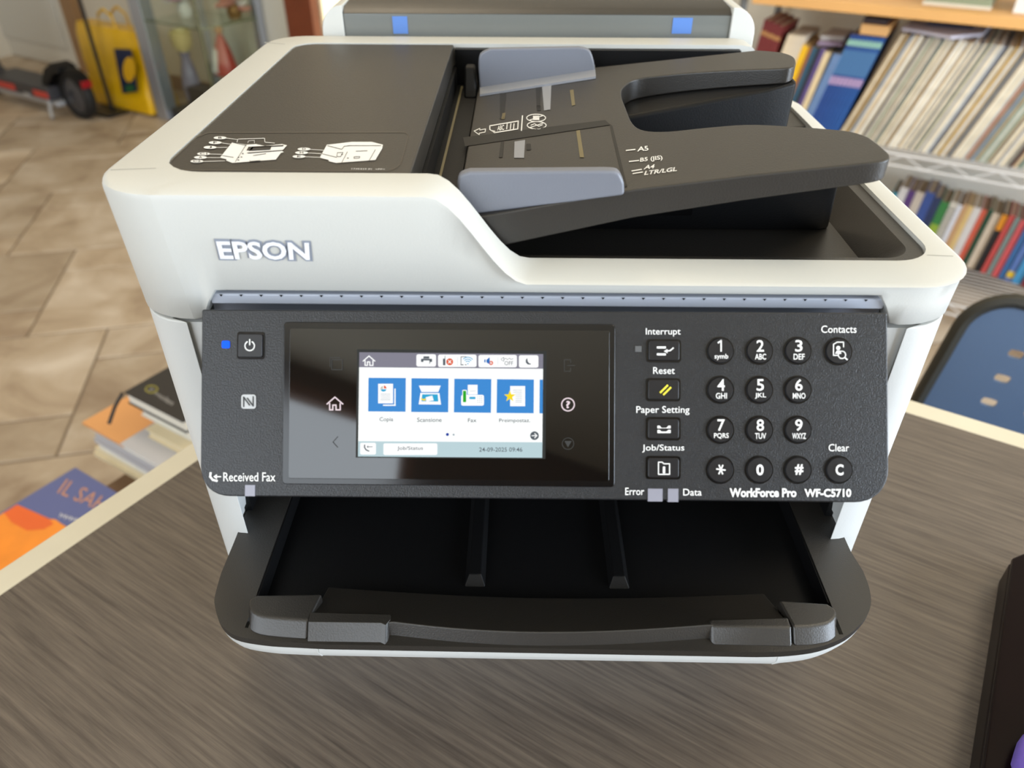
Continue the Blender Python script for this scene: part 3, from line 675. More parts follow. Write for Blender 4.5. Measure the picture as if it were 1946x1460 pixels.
# keys: one mesh per kind, copied
def kpos(u, v): a, b = pl(u, v); return PT(a, b, 0)
def place_key(src, u, v, parent=panel):
    o = src.copy(); COL.objects.link(o); o.parent = parent; o.location = kpos(u, v) - kpos(*KREF[src.name]); return o
KREF = {}
kr = (pl(1395, 667)[0] - pl(1368, 667)[0])
def round_key(u, v):
    a, b = pl(u, v)
    k = MB().lathe([(kr * .90, -.001), (kr * .90, .0007), (kr * .84, .0013), (.0001, .00145)], 32, lambda x, y, z: PT(a + x, b + y, z)).build('round_key', KEYM, panel)
    return k
def groove(u, v):
    a, b = pl(u, v)
    return MB().lathe([(kr * 1.0, -.0002), (kr * 1.0, .0003), (kr * .92, .0003), (kr * .92, -.0002)], 32, lambda x, y, z: PT(a + x, b + y, z)).build('key_groove', GLOSSB, panel)
K0 = round_key(1368, 667); G0 = groove(1368, 667); KREF[K0.name] = (1368, 667); KREF[G0.name] = (1368, 667)
cols = (1368, 1442, 1515); rows = (667, 741, 817, 893)
spots = [(c, r) for r in rows for c in cols] + [(1592, 668), (1593, 893)]
for (u, v) in spots[1:]: place_key(K0, u, v); place_key(G0, u, v)
def rect_key(u, v, hw, hh, name):
    a, b = pl(u, v); w = pl(u + hw, v)[0] - a; h = pl(u, v - hh)[1] - b
    g = MB().prism(rrect(a - w, a + w, b - h, b + h, w * .18, 4), -.001, .0003, PT).build('key_surround', GLOSSB, panel)
    k = MB().prism(rrect(a - w * .88, a + w * .88, b - h * .84, b + h * .84, w * .14, 4), -.001, .0015, PT).build(name, KEYM, panel, bevel=.0004)
    return k, g
k, g = rect_key(1261, 667, 33, 22, 'rectangular_key'); KREF[k.name] = KREF[g.name] = (1261, 667)
for v in (741, 815, 889): place_key(k, 1260, v); place_key(g, 1260, v)
rect_key(477, 657, 26, 26, 'power_key')
dk2 = Decal(P0, PN, .0018)
def printed(name, m, fn, h=.0018): dk2.h = h; fn(dk2); return dk2.done(name, m, panel)
for (u, v), (t, s) in zip(spots, (('1', 'symb'), ('2', 'ABC'), ('3', 'DEF'), ('4', 'GHI'), ('5', 'JKL'), ('6', 'MNO'), ('7', 'PQRS'), ('8', 'TUV'), ('9', 'WXYZ'))):
    sw = {'symb': 13, 'PQRS': 14, 'WXYZ': 13, 'MNO': 12}.get(s, 10.5)
    if t == '1': printed('key_legend', PRINT, lambda q: q.line([(u - 5, v - 15), (u + .5, v - 19), (u + .5, v + 1)], 2.8).text(s, (u - sw + 1, v + 6, u + sw + 1, v + 18), .012)); continue
    printed('key_legend', PRINT, lambda q: q.text(t, (u - (4.5 if t == '1' else 6.5), v - 20, u + (2.5 if t == '1' else 7.5), v + 2), .012).text(s, (u - sw + 1, v + 6, u + sw + 1, v + (17 if s != 'symb' else 18)), .012))
printed('key_legend', PRINT, lambda q: [q.line([(1368 - 8 * math.cos(a), 892 - 9 * math.sin(a)), (1368 + 8 * math.cos(a), 892 + 9 * math.sin(a))], 2.6) for a in (0.12, 1.15, 2.05)])
printed('key_legend', PRINT, lambda q: q.text('0', (1435, 882, 1449, 903), .03))
printed('key_legend', PRINT, lambda q: q.text('#', (1508, 882, 1524, 902), .03))
printed('key_legend', PRINT, lambda q: q.text('C', (1585, 882, 1600, 903), .03))
printed('key_legend', PRINT, lambda q: q.line([(1581, 655), (1588, 651), (1600, 651), (1600, 660)], 2).line([(1581, 655), (1581, 676), (1590, 676)], 2).disc(1590, 662, 4).poly([(1584, 673), (1587, 667), (1594, 667), (1596, 673)]).arc(1597, 675, 7, 0, 360, 2).line([(1602, 680), (1607, 684)], 2.6))
for t, q_ in (('Interrupt', (1227, 624, 1293, 640)), ('Reset', (1241, 698, 1282, 711)), ('Paper Setting', (1209, 772, 1310, 789)), ('Job/Status', (1220, 845, 1300, 860)), ('Contacts', (1560, 619, 1627, 633)), ('Clear', (1574, 844, 1613, 858)), ('Error', (1188, 927, 1224, 941)), ('Data', (1298, 929, 1333, 942)), ('Received Fax', (425, 898, 524, 915))):
    printed('panel_lettering', PRINT, lambda q: q.text(t, q_, .004), .0004)
printed('model_lettering', PRINT, lambda q: q.text('WorkForce Pro', (1386, 928, 1513, 945), .035).text('WF-C5710', (1528, 929, 1617, 945), .035), .0004)
printed('key_legend', PRINT, lambda q: q.rect(1247, 659, 1264, 663).rect(1247, 672, 1264, 676).line([(1263, 668), (1272, 667), (1278, 662)], 2.4).poly([(1260, 668), (1267, 664), (1267, 672)]))
printed('key_legend', mat('yellow_print', (228, 214, 60), .6), lambda q: q.line([(1254, 746), (1267, 733)], 3.6).line([(1260, 750), (1273, 737)], 3.6))
printed('key_legend', PRINT, lambda q: q.poly([(1248, 809), (1252, 809), (1256, 813), (1265, 813), (1269, 809), (1273, 809), (1273, 814), (1248, 814)]).poly([(1248, 817), (1252, 817), (1256, 820), (1265, 820), (1269, 817), (1273, 817), (1273, 823), (1248, 823)]))
printed('key_legend', PRINT, lambda q: q.line([(1250, 901), (1250, 878), (1257, 878), (1260, 881), (1271, 881), (1271, 901)], 2, closed=True).text('i', (1258, 886, 1263, 899), .05))
printed('key_legend', PRINT, lambda q: q.arc(477, 658, 9, -60, 240, 2.2).line([(477, 646), (477, 656)], 2.2))
printed('near_field_mark', PRINTG, lambda q: q.rect(459, 750, 487, 777, 5), .0004)
printed('near_field_mark', PANEL, lambda q: q.line([(464, 773), (464, 755), (475, 770)], 2.4).line([(471, 757), (482, 772), (482, 754)], 2.4), .0006)
printed('fax_symbol', PRINT, lambda q: q.line([(401, 899), (400, 906), (405, 912), (413, 914)], 4).line([(420, 906), (411, 906)], 2.2).poly([(406, 906), (413, 901), (413, 911)]), .0004)
LEDM = mat('frosted_lamp_window', (140, 140, 152), .35)
for x0, y0, x1, y1 in ((466, 922, 485, 943), (1231, 929, 1259, 953), (1269, 929, 1289, 954), (1207, 658, 1219, 669)):
    a, b = pl(x0, y1); c, e = pl(x1, y0)
    MB().box(a, c, b, e, -.002, .0004, PT).build('indicator_lamp', LEDM if x0 != 1207 else mat('dim_lamp_window', (92, 94, 96), .35), panel)
a, b = pl(422, 662); c, e = pl(437, 648)
MB().prism(rrect(a, c, b, e, .0008, 3), -.001, .0005, PT).build('power_lamp', glow('power_led', (16, 84, 255), 1.8), panel)

# --- output tray
OZ = .118
def oz(u, v, z=OZ): q = pz(u, v, z); return (q.x, q.y)
oleft = spline([oz(420, 1090), oz(409, 1130), oz(408, 1150), oz(418, 1183), oz(445, 1207), oz(500, 1218), oz(560, 1222), oz(620, 1225)], 4)
oright = spline([oz(1440, 1240), oz(1500, 1238), oz(1560, 1229), oz(1610, 1208), oz(1642, 1178), oz(1655, 1150), oz(1652, 1118), oz(1640, 1085)], 4)
xl, xr = -.1905, .1932
outl = [(xl, .255), (xl + .001, .0)] + oleft + oright + [(xr - .001, .0), (xr, .255)]
outl = [(max(xl, min(xr, a)) if b > -.012 else a, b) for a, b in outl]
FLZ = .1045
otray = MB().prism(clip(clip(clip(outl, 1, 0, .178), -1, 0, .178), 0, -1, -oz(600, 1135)[1]), FLZ - .006, FLZ).build('output_tray', BLACKD, printer)
def inner_cut(side):
    a0, a1 = (oz(545, 945), oz(497, 1128)) if side < 0 else (oz(1508, 955), oz(1570, 1145))
    return a0, a1
il0, il1 = inner_cut(-1); ir0, ir1 = inner_cut(1)
ytop = .235
lw = clip([p for p in outl], 1, 0, (il0[0] + il1[0]) / 2); lw = [p for p in lw]
rw = clip([p for p in outl], -1, 0, -(ir0[0] + ir1[0]) / 2)
fl_y = oz(600, 1195)[1]
xa_, xb_ = (il0[0] + il1[0]) / 2, (ir0[0] + ir1[0]) / 2
MB().prism([(p[0], min(p[1], ytop)) for p in outl] + [(xb_, ytop), (xb_, fl_y), (xa_, fl_y), (xa_, ytop)], OZ - .0045, OZ).build('tray_rim', BLACK, otray)
for xw in ((il0[0] + il1[0]) / 2, (ir0[0] + ir1[0]) / 2):
    MB().box(xw - .001, xw + .001, fl_y + .022, ytop, FLZ - .004, OZ - .001).build('wing_inner_wall', BLACKD, otray)
# white lower trim in three pieces
x1, x2 = oz(600, 1225)[0], oz(1483, 1240)[0]; g = .0005
band_pts = [(xl + .001, .0)] + oleft + [(x1 - g, None), (x1 + g, None)] + [(x2 - g, None), (x2 + g, None)] + oright + [(xr - .001, .0)]
fy = lambda x: oleft[-1][1] + (oright[0][1] - oleft[-1][1]) * (x - oleft[-1][0]) / (oright[0][0] - oleft[-1][0])
lft = [(xl + .001, .0)] + [p for p in oleft if p[0] < x1 - g] + [(x1 - g, fy(x1))]
mid = [(x1 + g, fy(x1)), (0, fy(0)), (x2 - g, fy(x2))]
rgt = [(x2 + g, fy(x2))] + [p for p in oright if p[0] > x2 + g] + [(xr - .001, .0)]
for pc in (lft, mid, rgt):
    def off(p, k): 
        dx, dy = -p[0] * .55, .05 - p[1]
        if pc is mid: dx = 0
        L = math.hypot(dx, dy); return (p[0] + dx / L * k, p[1] + dy / L * k)
    o1 = [off(p, .0008) for p in pc]; o2 = [off(p, .0030) for p in pc]; i1 = [off(p, .014) for p in pc]
    MB().loft([[(*p, OZ - .0045) for p in o1] + [(*p, OZ - .0045) for p in i1[::-1]], [(*p, OZ - .009) for p in o1] + [(*p, OZ - .009) for p in i1[::-1]], [(*p, OZ - .0145) for p in o2] + [(*p, OZ - .0145) for p in i1[::-1]]]).build('tray_trim', WHITE2, otray)
# ribs on the tray floor
for (u0, u1, v1) in ((885, 920, 1104), (1160, 1195, 1108)):
    a, b = oz(u0, v1, .108)[0], oz(u1, v1, .108)[0]; yy = oz(u0, v1, .108)[1]; w = (b - a)
    MB().hull2([(a - .001, yy - .002, .104), (b + .001, yy - .002, .104), (b + .001, .23, .104), (a - .001, .23, .104)], [(a + .002, yy + .004, .1095), (b - .002, yy + .004, .1095), (b - .002, .23, .1095), (a + .002, .23, .1095)]).build('tray_rib', BLACKD, otray, bevel=.0008)
# stopper: sloped centre plate with a scooped front, flanked by corner blocks
SZ = .1255
def sp(u, v, z=SZ): q = pz(u, v, z); return (q.x, q.y, q.z)
topf = [(586, 1181), (660, 1181), (728, 1183)] + spline([(748, 1182), (860, 1194), (985, 1201), (1110, 1201), (1230, 1196), (1345, 1188)], 3) + [(1362, 1188), (1440, 1190), (1505, 1192)]
topb = [(622, 1116 + 0) for _ in ()]
nb = len(topf)
backc = []
for i, (u, v) in enumerate(topf):
    t = (u - 586) / (1505 - 586); ub = 624 + (1452 - 624) * t; vb = 1116 + 12 * t + 16 * math.sin(math.pi * t) * .9
    backc.append((ub, vb))
TFp = [sp(u, v) for u, v in topf]; TBk = [sp(u, v, .1145) for u, v in backc]
lowf = []
for (u, v), q in zip(topf, TFp): lowf.append((q[0], q[1] - .004, OZ - .002))
stm = MB(); n_ = len(TFp)
vs = TFp + TBk + lowf + [(q[0], q[1], .104) for q in TBk]; fs = []
for i in range(n_ - 1):
    fs += [(i, i + 1, n_ + i + 1, n_ + i), (2 * n_ + i, 2 * n_ + i + 1, i + 1, i), (n_ + i, n_ + i + 1, 3 * n_ + i + 1, 3 * n_ + i), (3 * n_ + i, 3 * n_ + i + 1, 2 * n_ + i + 1, 2 * n_ + i)]
fs += [(0, n_, 3 * n_, 2 * n_), (n_ - 1, 2 * n_ - 1, 4 * n_ - 1, 3 * n_ - 1)]
stop = stm.add(vs, fs).build('paper_stopper', BLACK, otray, bevel=.0008)
def block(tops, name, par, zb=.104, slope=.004):
    q = [sp(*p) for p in tops]; cy = sum(p[1] for p in q) / len(q)
    return MB().loft([[(p[0], p[1] - (slope if p[1] < cy else 0), zb) for p in q], q]).build(name, BLACK, par, bevel=.0014)
block([(586, 1182), (724, 1184)] + spline([(733, 1188), (736, 1184), (742, 1178)], 3) + [(742, 1168), (590, 1164)], 'stopper_block', stop, slope=.0075, zb=OZ - .0005)
block([(1357, 1189), (1505, 1193), (1498, 1172), (1348, 1176), (1348, 1184)], 'stopper_block', stop, slope=.0075, zb=OZ - .0005)
block(spline([(586, 1179), (520, 1174), (488, 1168), (473, 1155), (474, 1140), (488, 1131)], 4) + [(612, 1128)], 'corner_block', otray, slope=.0075, zb=OZ - .0005)
block([(1508, 1191)] + spline([(1540, 1190), (1572, 1184), (1588, 1172), (1588, 1158), (1572, 1147)], 4) + [(1480, 1140)], 'corner_block', otray, slope=.0075, zb=OZ - .0005)

# ================================================================== things on and by the desk
TRm = room
def rbox(name, m, label, cat, a0, a1, b0, b1, z0, z1, group=None, bevel=.003, parent=None):
    o = MB().box(a0, a1, b0, b1, z0, z1, room).build(name, m, parent, origin=room((a0 + a1) / 2, (b0 + b1) / 2, z0), bevel=bevel)
    return tag(o, label, cat, group)
# dark lacquered case at the desk's end, with a purple fleece cloth on it
LAC = mat('dark_brown_lacquer', (16, 6, 6), .3, spec=.08)
z_c = .030; pA = pz(1925, 1060, z_c); pB = pz(1850, 1460, z_c); pC = pz(1946, 1025, z_c)
dA, nA = pA.dot(DV), pA.dot(NV)
case = thing('lacquered_case', 'flat dark brown lacquered case lying at the end of the desk', 'case', room(dA + .09, nA - .12, .0))
cs = [(dA, nA), (dA + .018, nA + .026), (dA + .17, nA + .026), (dA + .17, nA - .34), (dA - .004, nA - .34)]
MB().prism(cs, .0, z_c - .006, room).build('case_base', LAC, case, bevel=.002)
MB().prism(cs, z_c - .0055, z_c, room).build('case_lid', LAC, case, bevel=.0015)
q = pz(2095, 1520, z_c)
ring = []
for zz, rr in ((0.0002, .040), (.006, .046), (.014, .043), (.020, .030), (.023, .012)):
    ring.append([(q.x + rr * (1 + .06 * math.sin(5 * t + zz * 60) + .03 * math.sin(9 * t)) * math.cos(t), q.y + rr * (1 + .06 * math.sin(5 * t + zz * 60) + .03 * math.sin(9 * t)) * math.sin(t), z_c + zz) for t in [k * math.pi / 18 for k in range(36)]])
cl = MB().loft(ring).build('fleece_cloth', mat('purple_fleece', (112, 88, 178), .95, bump=(260, 1.0)), origin=(q.x, q.y, z_c), angle=85); tag(cl, 'crumpled purple fleece cloth on the dark lacquered case', 'cloth')

# ------------------------------------------------------------------ books and papers on a low bench beside the desk
BZ = -.42
def dnz(u, v, z): q = pz(u, v, z); return q.dot(DV), q.dot(NV)
d_i, n_i = dnz(143, 888, -.392); d_o, n_o = dnz(155, 803, -.335); d_b, n_b = dnz(235, 745, -.252)
bench = thing('low_bench', 'low wooden bench under the books beside the desk', 'bench', room(-.68, .12, ZF))
BEN = mat('bench_wood', (120, 92, 66), .6, vary=(12, .15))
b0, b1, c0, c1 = d_i + .05, d_i + .42, n_i - .20, n_o + .26
MB().box(b0, b1, c0, c1, BZ - .02, BZ, room).build('bench_top', BEN, bench, bevel=.003)
for a in (b0 + .03, b1 - .03):
    for b in (c0 + .03, c1 - .03): MB().box(a - .018, a + .018, b - .018, b + .018, ZF, BZ - .02, room).build('leg', BEN, bench, bevel=.002)
PAPER = mat('paper_white', (228, 224, 212), .8, vary=(30, .04)); CREAM = mat('paper_cream', (222, 206, 170), .8, vary=(30, .05)); GREYP = mat('paper_grey', (186, 184, 186), .7)
def flat_book(name, label, cat, a0, a1, b0, b1, z0, z1, cover, pages=PAPER, group=None):
    t = thing(name, label, cat, room((a0 + a1) / 2, (b0 + b1) / 2, z0), group); k = min(.002, (z1 - z0) * .18)
    MB().box(a0, a1, b0, b1, z1 - k, z1, room).build('front_cover', cover, t, bevel=.0007)
    MB().box(a0, a1, b0, b1, z0, z0 + k, room).build('back_cover', cover, t, bevel=.0007)
    MB().box(a0 + .003, a1 - .003, b0 + .003, b1 - .003, z0 + k, z1 - k, room).build('page_block', pages, t)
    return t
flat_book('paperback_book', 'paperback with a blue and orange desert cover lying on the low bench', 'book', d_i, d_i + .155, n_i - .215, n_i, BZ, -.392, mat('blue_cover', (82, 92, 144), .4))
bk = bpy.data.objects['paperback_book']
CS = lambda x, y: (x / 2.704, 620 + y / 2.704)
dc = Decal((0, 0, -.392), (0, 0, 1), .0004, CS)
dc.poly([(88, 918), (180, 958), (255, 992), (285, 994), (312, 1014), (366, 1046), (0, 1292), (-180, 1330), (-180, 1080)]); dc.done('cover_dune', mat('orange_print', (240, 140, 34), .45, vary=(25, .1)), bk)
dc.h = .0006
dc.poly([(88, 918), (180, 958), (255, 992), (275, 1020), (225, 1045), (140, 1052), (60, 1010), (20, 960)]); dc.done('cover_dune_shade', mat('deep_orange_print', (226, 96, 28), .45), bk)
dc.text('IL SAH', [(345, 785), (570, 895), (515, 955), (292, 858)], .0); dc.done('cover_title', mat('copper_print', (196, 140, 112), .5), bk)
dc.text('del cuore', [(322, 955), (425, 985), (410, 1016), (300, 985)], .0); dc.mb = MB()
for k in range(4):
    x = 306 + k * 27; y = 970 + k * 9
    dc.line([(x, y + 14), (x + 8, y - 8), (x + 14, y + 12), (x + 22, y), (x + 28, y + 14)], 4)
dc.done('cover_script', mat('pale_print', (206, 206, 214), .5), bk)
# stack: papers, orange folder, booklets, notebook
zz = BZ
for i, (dz, m_, off, lab) in enumerate(((.020, CREAM, -.012, 'cream paper bundle at the bottom of the stack on the bench'), (.022, PAPER, .004, 'thick white paper ream under the papers of the bench stack'), (.020, GREYP, .010, 'grey-edged magazine bundle in the middle of the bench stack'), (.019, PAPER, -.004, 'white sheet bundle directly under the orange folder'))):
    a, b = d_o + off, n_o + .004 + .006 * (i % 2)
    t = thing('paper_bundle', lab, 'papers', room(a + .1, b + .14, zz), 'paper bundles in the bench stack')
    MB().box(a, a + .215, b, b + .30, zz, zz + dz * .5, room).build('lower_sheets', m_, t)
    MB().box(a + .003, a + .212, b + .004, b + .297, zz + dz * .5, zz + dz - .0005, room).build('upper_sheets', m_, t)
    zz += dz
fo = thing('orange_folder', 'flat orange card folder on top of the paper bundles', 'folder', room(d_o + .11, n_o + .15, zz))
MB().box(d_o, d_o + .225, n_o, n_o + .31, zz, zz + .0015, room).build('folder_back', mat('orange_card', (222, 160, 100), .7, vary=(8, .04)), fo)
MB().box(d_o, d_o + .223, n_o + .001, n_o + .31, zz + .002, zz + .004, room).build('folder_front', MATS['orange_card'], fo)
zz += .0045
d_g, n_g = dnz(228, 845, zz + .012)
flat_book('grey_booklet', 'thin grey booklet with white pages on the orange folder', 'booklet', d_g, d_g + .15, n_g, n_g + .20, zz, zz + .014, GREYP)
zz += .0142
flat_book('cream_book', 'cream paperback between the grey booklet and the white books', 'book', d_g + .025, d_g + .165, n_g + .035, n_g + .24, zz, zz + .017, CREAM, CREAM)
zz += .0172
flat_book('white_book', 'thick white book directly under the black notebook', 'book', d_b + .008, d_b + .15, n_b + .01, n_b + .21, zz, -.276, PAPER, PAPER)
nb_ = thing('black_notebook', 'black notebook with an elastic band on top of the bench stack', 'notebook', room(d_b + .07, n_b + .1, -.2755))
BLKC = mat('black_cover', (40, 37, 36), .55)
MB().box(d_b, d_b + .145, n_b, n_b + .21, -.2545, -.252, room).build('front_cover', BLKC, nb_, bevel=.001)
MB().box(d_b, d_b + .145, n_b, n_b + .21, -.2755, -.2735, room).build('back_cover', BLKC, nb_, bevel=.001)
MB().box(d_b + .003, d_b + .142, n_b + .003, n_b + .207, -.2735, -.2545, room).build('page_block', mat('page_ivory', (226, 222, 208), .8), nb_)
q0, q1 = pz(233, 747, -.258), pz(207, 806, -.292)
MB().tube([q0, (q0 + q1) / 2 + Vector((0, 0, .004)), q1], .003, 6).build('ribbon', BLKC, nb_)
dc = Decal((0, 0, -.252), (0, 0, 1), .0004, CS)
dc.arc(779, 325, 30, 0, 360, 8, 18); dc.done('logo_ring', mat('yellow_print2', (172, 164, 84), .6), nb_)
dc.line([(768, 332), (779, 318), (790, 330)], 5).text('molen', [(812, 338), (904, 388), (880, 410), (792, 352)], .01); dc.done('cover_lettering', mat('grey_cover_print', (150, 148, 146), .6), nb_)

# ================================================================== blue chair behind the desk
KC = .85
CTd, CTz = pn(1887, 566, KC).dot(DV), pn(1887, 566, KC).z; CBd, CBz = pn(1763, 770, KC).dot(DV), pn(1763, 770, KC).z
sl = (CTd - CBd) / (CTz - CBz); zlo = -.29; wid = .47
chair = thing('office_chair', 'blue chair with a perforated backrest in a dark frame behind the desk', 'chair', room(CBd + .2, KC - .2, ZF))
def edge_x(z): return CTd - .018 + (z - CTz) * sl
cmid = edge_x(zlo) + wid / 2
TILT = .10
def cz(s, z):
    """s in -1..1 across the backrest, narrowing towards the top with rounded top corners"""
    half = cmid - edge_x(z); r = .055; zt = CTz + .004
    if z > zt - r: half -= r * (1 - math.sqrt(max(0, 1 - ((z - (zt - r)) / r) ** 2)))
    return cmid + s * half
def CT(a, b, c): return room(a, KC + b + (c - CTz) * TILT, c)
NX, NZ, zt = 8, 6, CTz + .003; M_ = MB()
hz = (zt - zlo - .012) / NZ
for i in range(NX):
    for j in range(NZ):
        zc0 = zlo + j * hz; zc1 = zc0 + hz if j < NZ - 1 else zt - .006; s0, s1 = -1 + 2 * i / NX, -1 + 2 * (i + 1) / NX
        zm = (zc0 + zc1) / 2; sm = (s0 + s1) / 2; hw = .011 / (wid / 2); hh = .0065
        ring_o = [(s0, zc0), (sm, zc0), (s1, zc0), (s1, zm), (s1, zc1), (sm, zc1), (s0, zc1), (s0, zm)]
        ang = [math.radians(a) for a in (225, 270, 315, 0, 45, 90, 135, 180)]
        ring_h = [(sm + hw * math.cos(a) * (1.12 if k % 2 == 0 else 1), zm + hh * math.sin(a) * (1.25 if k % 2 == 0 else 1)) for k, a in enumerate(ang)]
        if i in (0, NX - 1) or j == 0 and False: ring_h = None
        P = lambda s, z, c: CT(cz(s, z), c, z)
        if ring_h is None: M_.add([P(s, z, 0) for s, z in ring_o], [tuple(range(8))])
        else:
            vs = [P(s, z, 0) for s, z in ring_o] + [P(s, z, 0) for s, z in ring_h]
            M_.add(vs, [(k, (k + 1) % 8, 8 + (k + 1) % 8, 8 + k) for k in range(8)])
bm_ = M_.build('backrest', mat('blue_plastic', (98, 122, 156), .5, bump=(500, .5)), chair); bm_.data.polygons.foreach_set('use_smooth', [False] * len(bm_.data.polygons))
sd = bm_.modifiers.new('thick', 'SOLIDIFY'); sd.thickness = .006; sd.offset = 0
zz_ = [zlo + (zt - .055 - zlo) * k / 8 for k in range(9)] + [zt - .055 + .055 * math.sin(math.radians(a)) for a in range(12, 85, 12)]
frp = [CT(cz(-1, z), 0, z) for z in zz_] + [CT(cz(-1, zt - .0001) + (cz(1, zt - .0001) - cz(-1, zt - .0001)) * k / 10, 0, zt) for k in range(11)] + [CT(cz(1, z), 0, z) for z in zz_[::-1]]
CHF = mat('dark_olive_frame', (52, 50, 42), .5)
MB().tube(frp, .0105, 8, up=NV).build('backrest_frame', CHF, chair)
MB().prism(rrect(cmid - .22, cmid + .22, KC - .355, KC - .03, .05), -.315, -.285, room).build('seat', MATS['blue_plastic'], chair, bevel=.008)
for sx in (-1, 1):
    MB().tube([CT(cz(sx, zlo), 0, zlo + .01), room(cmid + sx * .20, KC - .02, -.33), room(cmid + sx * .21, KC + .03, ZF)], .011, 8).build('leg', CHF, chair)
    MB().tube([room(cmid + sx * .20, KC - .02, -.33), room(cmid + sx * .19, KC - .33, -.325), room(cmid + sx * .205, KC - .345, ZF)], .011, 8).build('leg', CHF, chair)

# ================================================================== shelving unit with records and books
US, LS_, KS = -.252, -.662, 2.125           # upper and lower wire shelf heights, front of the wire shelves
SH0, SH1, KB = -.575, 1.25, 2.56
shelf = thing('shelving_unit', 'shelving unit with a pale wood board above two white wire shelves along the wall', 'shelf', room(.3, 2.34, ZF))
SHP = mat('grey_post_metal', (120, 122, 122), .4, metal=.5); WIRE = mat('white_wire', (222, 220, 218), .35)
for a in (SH0, SH1):
    for b in (KS + .02, KB - .02): MB().tube([room(a, b, ZF), room(a, b, .30)], .011, 8).build('post', SHP, shelf)
MB().box(SH0 + .03, SH1 + .1, 2.12, KB, .093, .119, room).build('wood_board', mat('honey_wood', (226, 172, 104), .5, vary=(5, .06)), shelf, bevel=.002)
for z0 in (US, LS_):
    fm = MB()
    fm.tube([room(SH0, KS, z0 - .0042), room(SH1, KS, z0 - .0042)], .0035, 6); fm.tube([room(SH0, KS, z0 - .036), room(SH1, KS, z0 - .036)], .003, 6)
    fm.tube([room(SH0, KB - .02, z0 - .0042), room(SH1, KB - .02, z0 - .0042)], .0035, 6)
    for a in (SH0, SH1): fm.tube([room(a, KS, z0 - .006), room(a, KB - .02, z0 - .006)], .0035, 6)
    ws = fm.build('wire_shelf', WIRE, shelf)
    zg = [room(SH0 + .06 * k, KS, z0 - .005 if k % 2 else z0 - .035) for k in range(int((SH1 - SH0) / .06) + 1)]
    MB().tube(zg, .002, 5).build('truss_wire', WIRE, ws)
    w0 = MB().tube([room(SH0, KS + .024, z0 - .0025), room(SH1, KS + .024, z0 - .0025)], .0013, 5).build('wire', WIRE, ws)
    for k in range(1, 16):
        c = w0.copy(); COL.objects.link(c); c.parent = ws; c.location = NV * (.0245 * k)
def book(name, label, cat, a, t, h, dep, lean, z0, nf, cover, pages=None, group=None, band=None):
    """upright book leaning by 'lean' radians towards +d; its lower corner sits at a"""
    cl_, sl_ = math.cos(lean), math.sin(lean)
    T = lambda x, y, z: room(a + x * cl_ + z * sl_, nf + y, z0 + z * cl_ - (x - t) * sl_)
    if pages is None:
        o = MB().box(0, t, 0, dep, 0, h, T).build(name, cover, None, origin=T(t, dep / 2, 0)); tag(o, label, cat, group)
        for (z1, z2, m_) in band or (): MB().box(0, t, -.0006, 0, z1 * h, z2 * h, T).build('spine_label', m_, o)
        return o
    o = thing(name, label, cat, T(t, dep / 2, 0), group); k = min(.0022, t * .12)
    c = MB(); c.box(0, k, 0, dep, 0, h, T); c.box(t - k, t, 0, dep, 0, h, T); c.box(k, t - k, 0, k, 0, h, T); c.build('cover', cover, o)
    MB().box(k, t - k, k, dep - .003, .002, h - .003, T).build('page_block', pages, o)
    for (z1, z2, m_) in band or (): MB().box(0, t, -.0006, 0, z1 * h, z2 * h, T).build('spine_label', m_, o)
    return o
def cm(rgb, r=.55): return mat('cover_%d_%d_%d' % rgb, rgb, r, vary=(40, .05))
PG = mat('aged_pages', (196, 178, 148), .9, vary=(60, .06))
LEAN1, LEAN2, LEAN3 = math.radians(11), math.radians(13), math.radians(18)
a = -.548
up = []
for i in range(3): up.append(((112, 36, 34), .020, .300 - .006 * i, math.radians(7), 'dark red clothbound book with gilt bands on the record shelf', 'dark red volumes', 'band'))
for i in range(6): up.append(((226 - 3 * i, 208 - 2 * i, 178), .0080, .272, LEAN1, 'slim cream paperback between the dark red volumes and the yellow book', 'slim cream paperbacks', None))
up += [((238, 186, 24), .018, .245, LEAN1, 'bright yellow book on the record shelf', None, None), ((158, 98, 44), .010, .243, LEAN1, 'thin brown book touching the bright yellow one', None, None),
       ((44, 82, 104), .014, .244, LEAN1, 'dark teal book among the mixed paperbacks of the record shelf', None, None), ((34, 36, 46), .010, .245, LEAN1, 'thin black book next to the dark teal one', None, None), ((92, 74, 128), .012, .243, LEAN1, 'purple book next to the thin black one', None, None)]
for i in range(2): up.append(((224, 202, 160), .008, .236, LEAN1, 'slim beige paperback next to the purple book', 'slim beige paperbacks', None))
for i in range(3): up.append(((106, 134, 176), .007, .236, LEAN2, 'thin pale blue booklet next to the blue volumes', 'pale blue booklets', None))
for i in range(8): up.append(((36, 72 + 2 * i, 142 + 2 * i), .0095, .292, LEAN2, 'tall blue volume of the matching set beside the records', 'matching blue volumes', 'set'))
GILT = mat('gilt_print', (170, 120, 70), .5); MINT = mat('mint_label', (150, 196, 180), .6); PINKB = mat('pink_label', (176, 150, 190), .6); SKY = mat('sky_label', (74, 120, 170), .6)
prev = LEAN1
top_blue = None; up_i = 0
for (rgb, t, h, ln, lab, grp, bd) in up:
    band = {'band': ((.2, .24, GILT), (.6, .64, GILT), (.86, .9, GILT)), 'set': ((.90, .955, MINT), (.62, .86, SKY), (.52, .60, PINKB))}.get(bd, ())
    o = book('book', lab, 'book', a, t, h, .17 if bd != 'set' else .19, ln, US, 2.165, cm(rgb), PG, grp, band)
    if bd == 'set' and top_blue is None: top_blue = a + h * math.sin(ln)
    nx_ = up[min(up_i + 1, len(up) - 1)][1]; up_i += 1
    a += (.0012 if bd == 'set' else 0) + t * math.cos(ln) + nx_ * math.sin(ln) * math.tan(ln) + .0004
blue_end = a
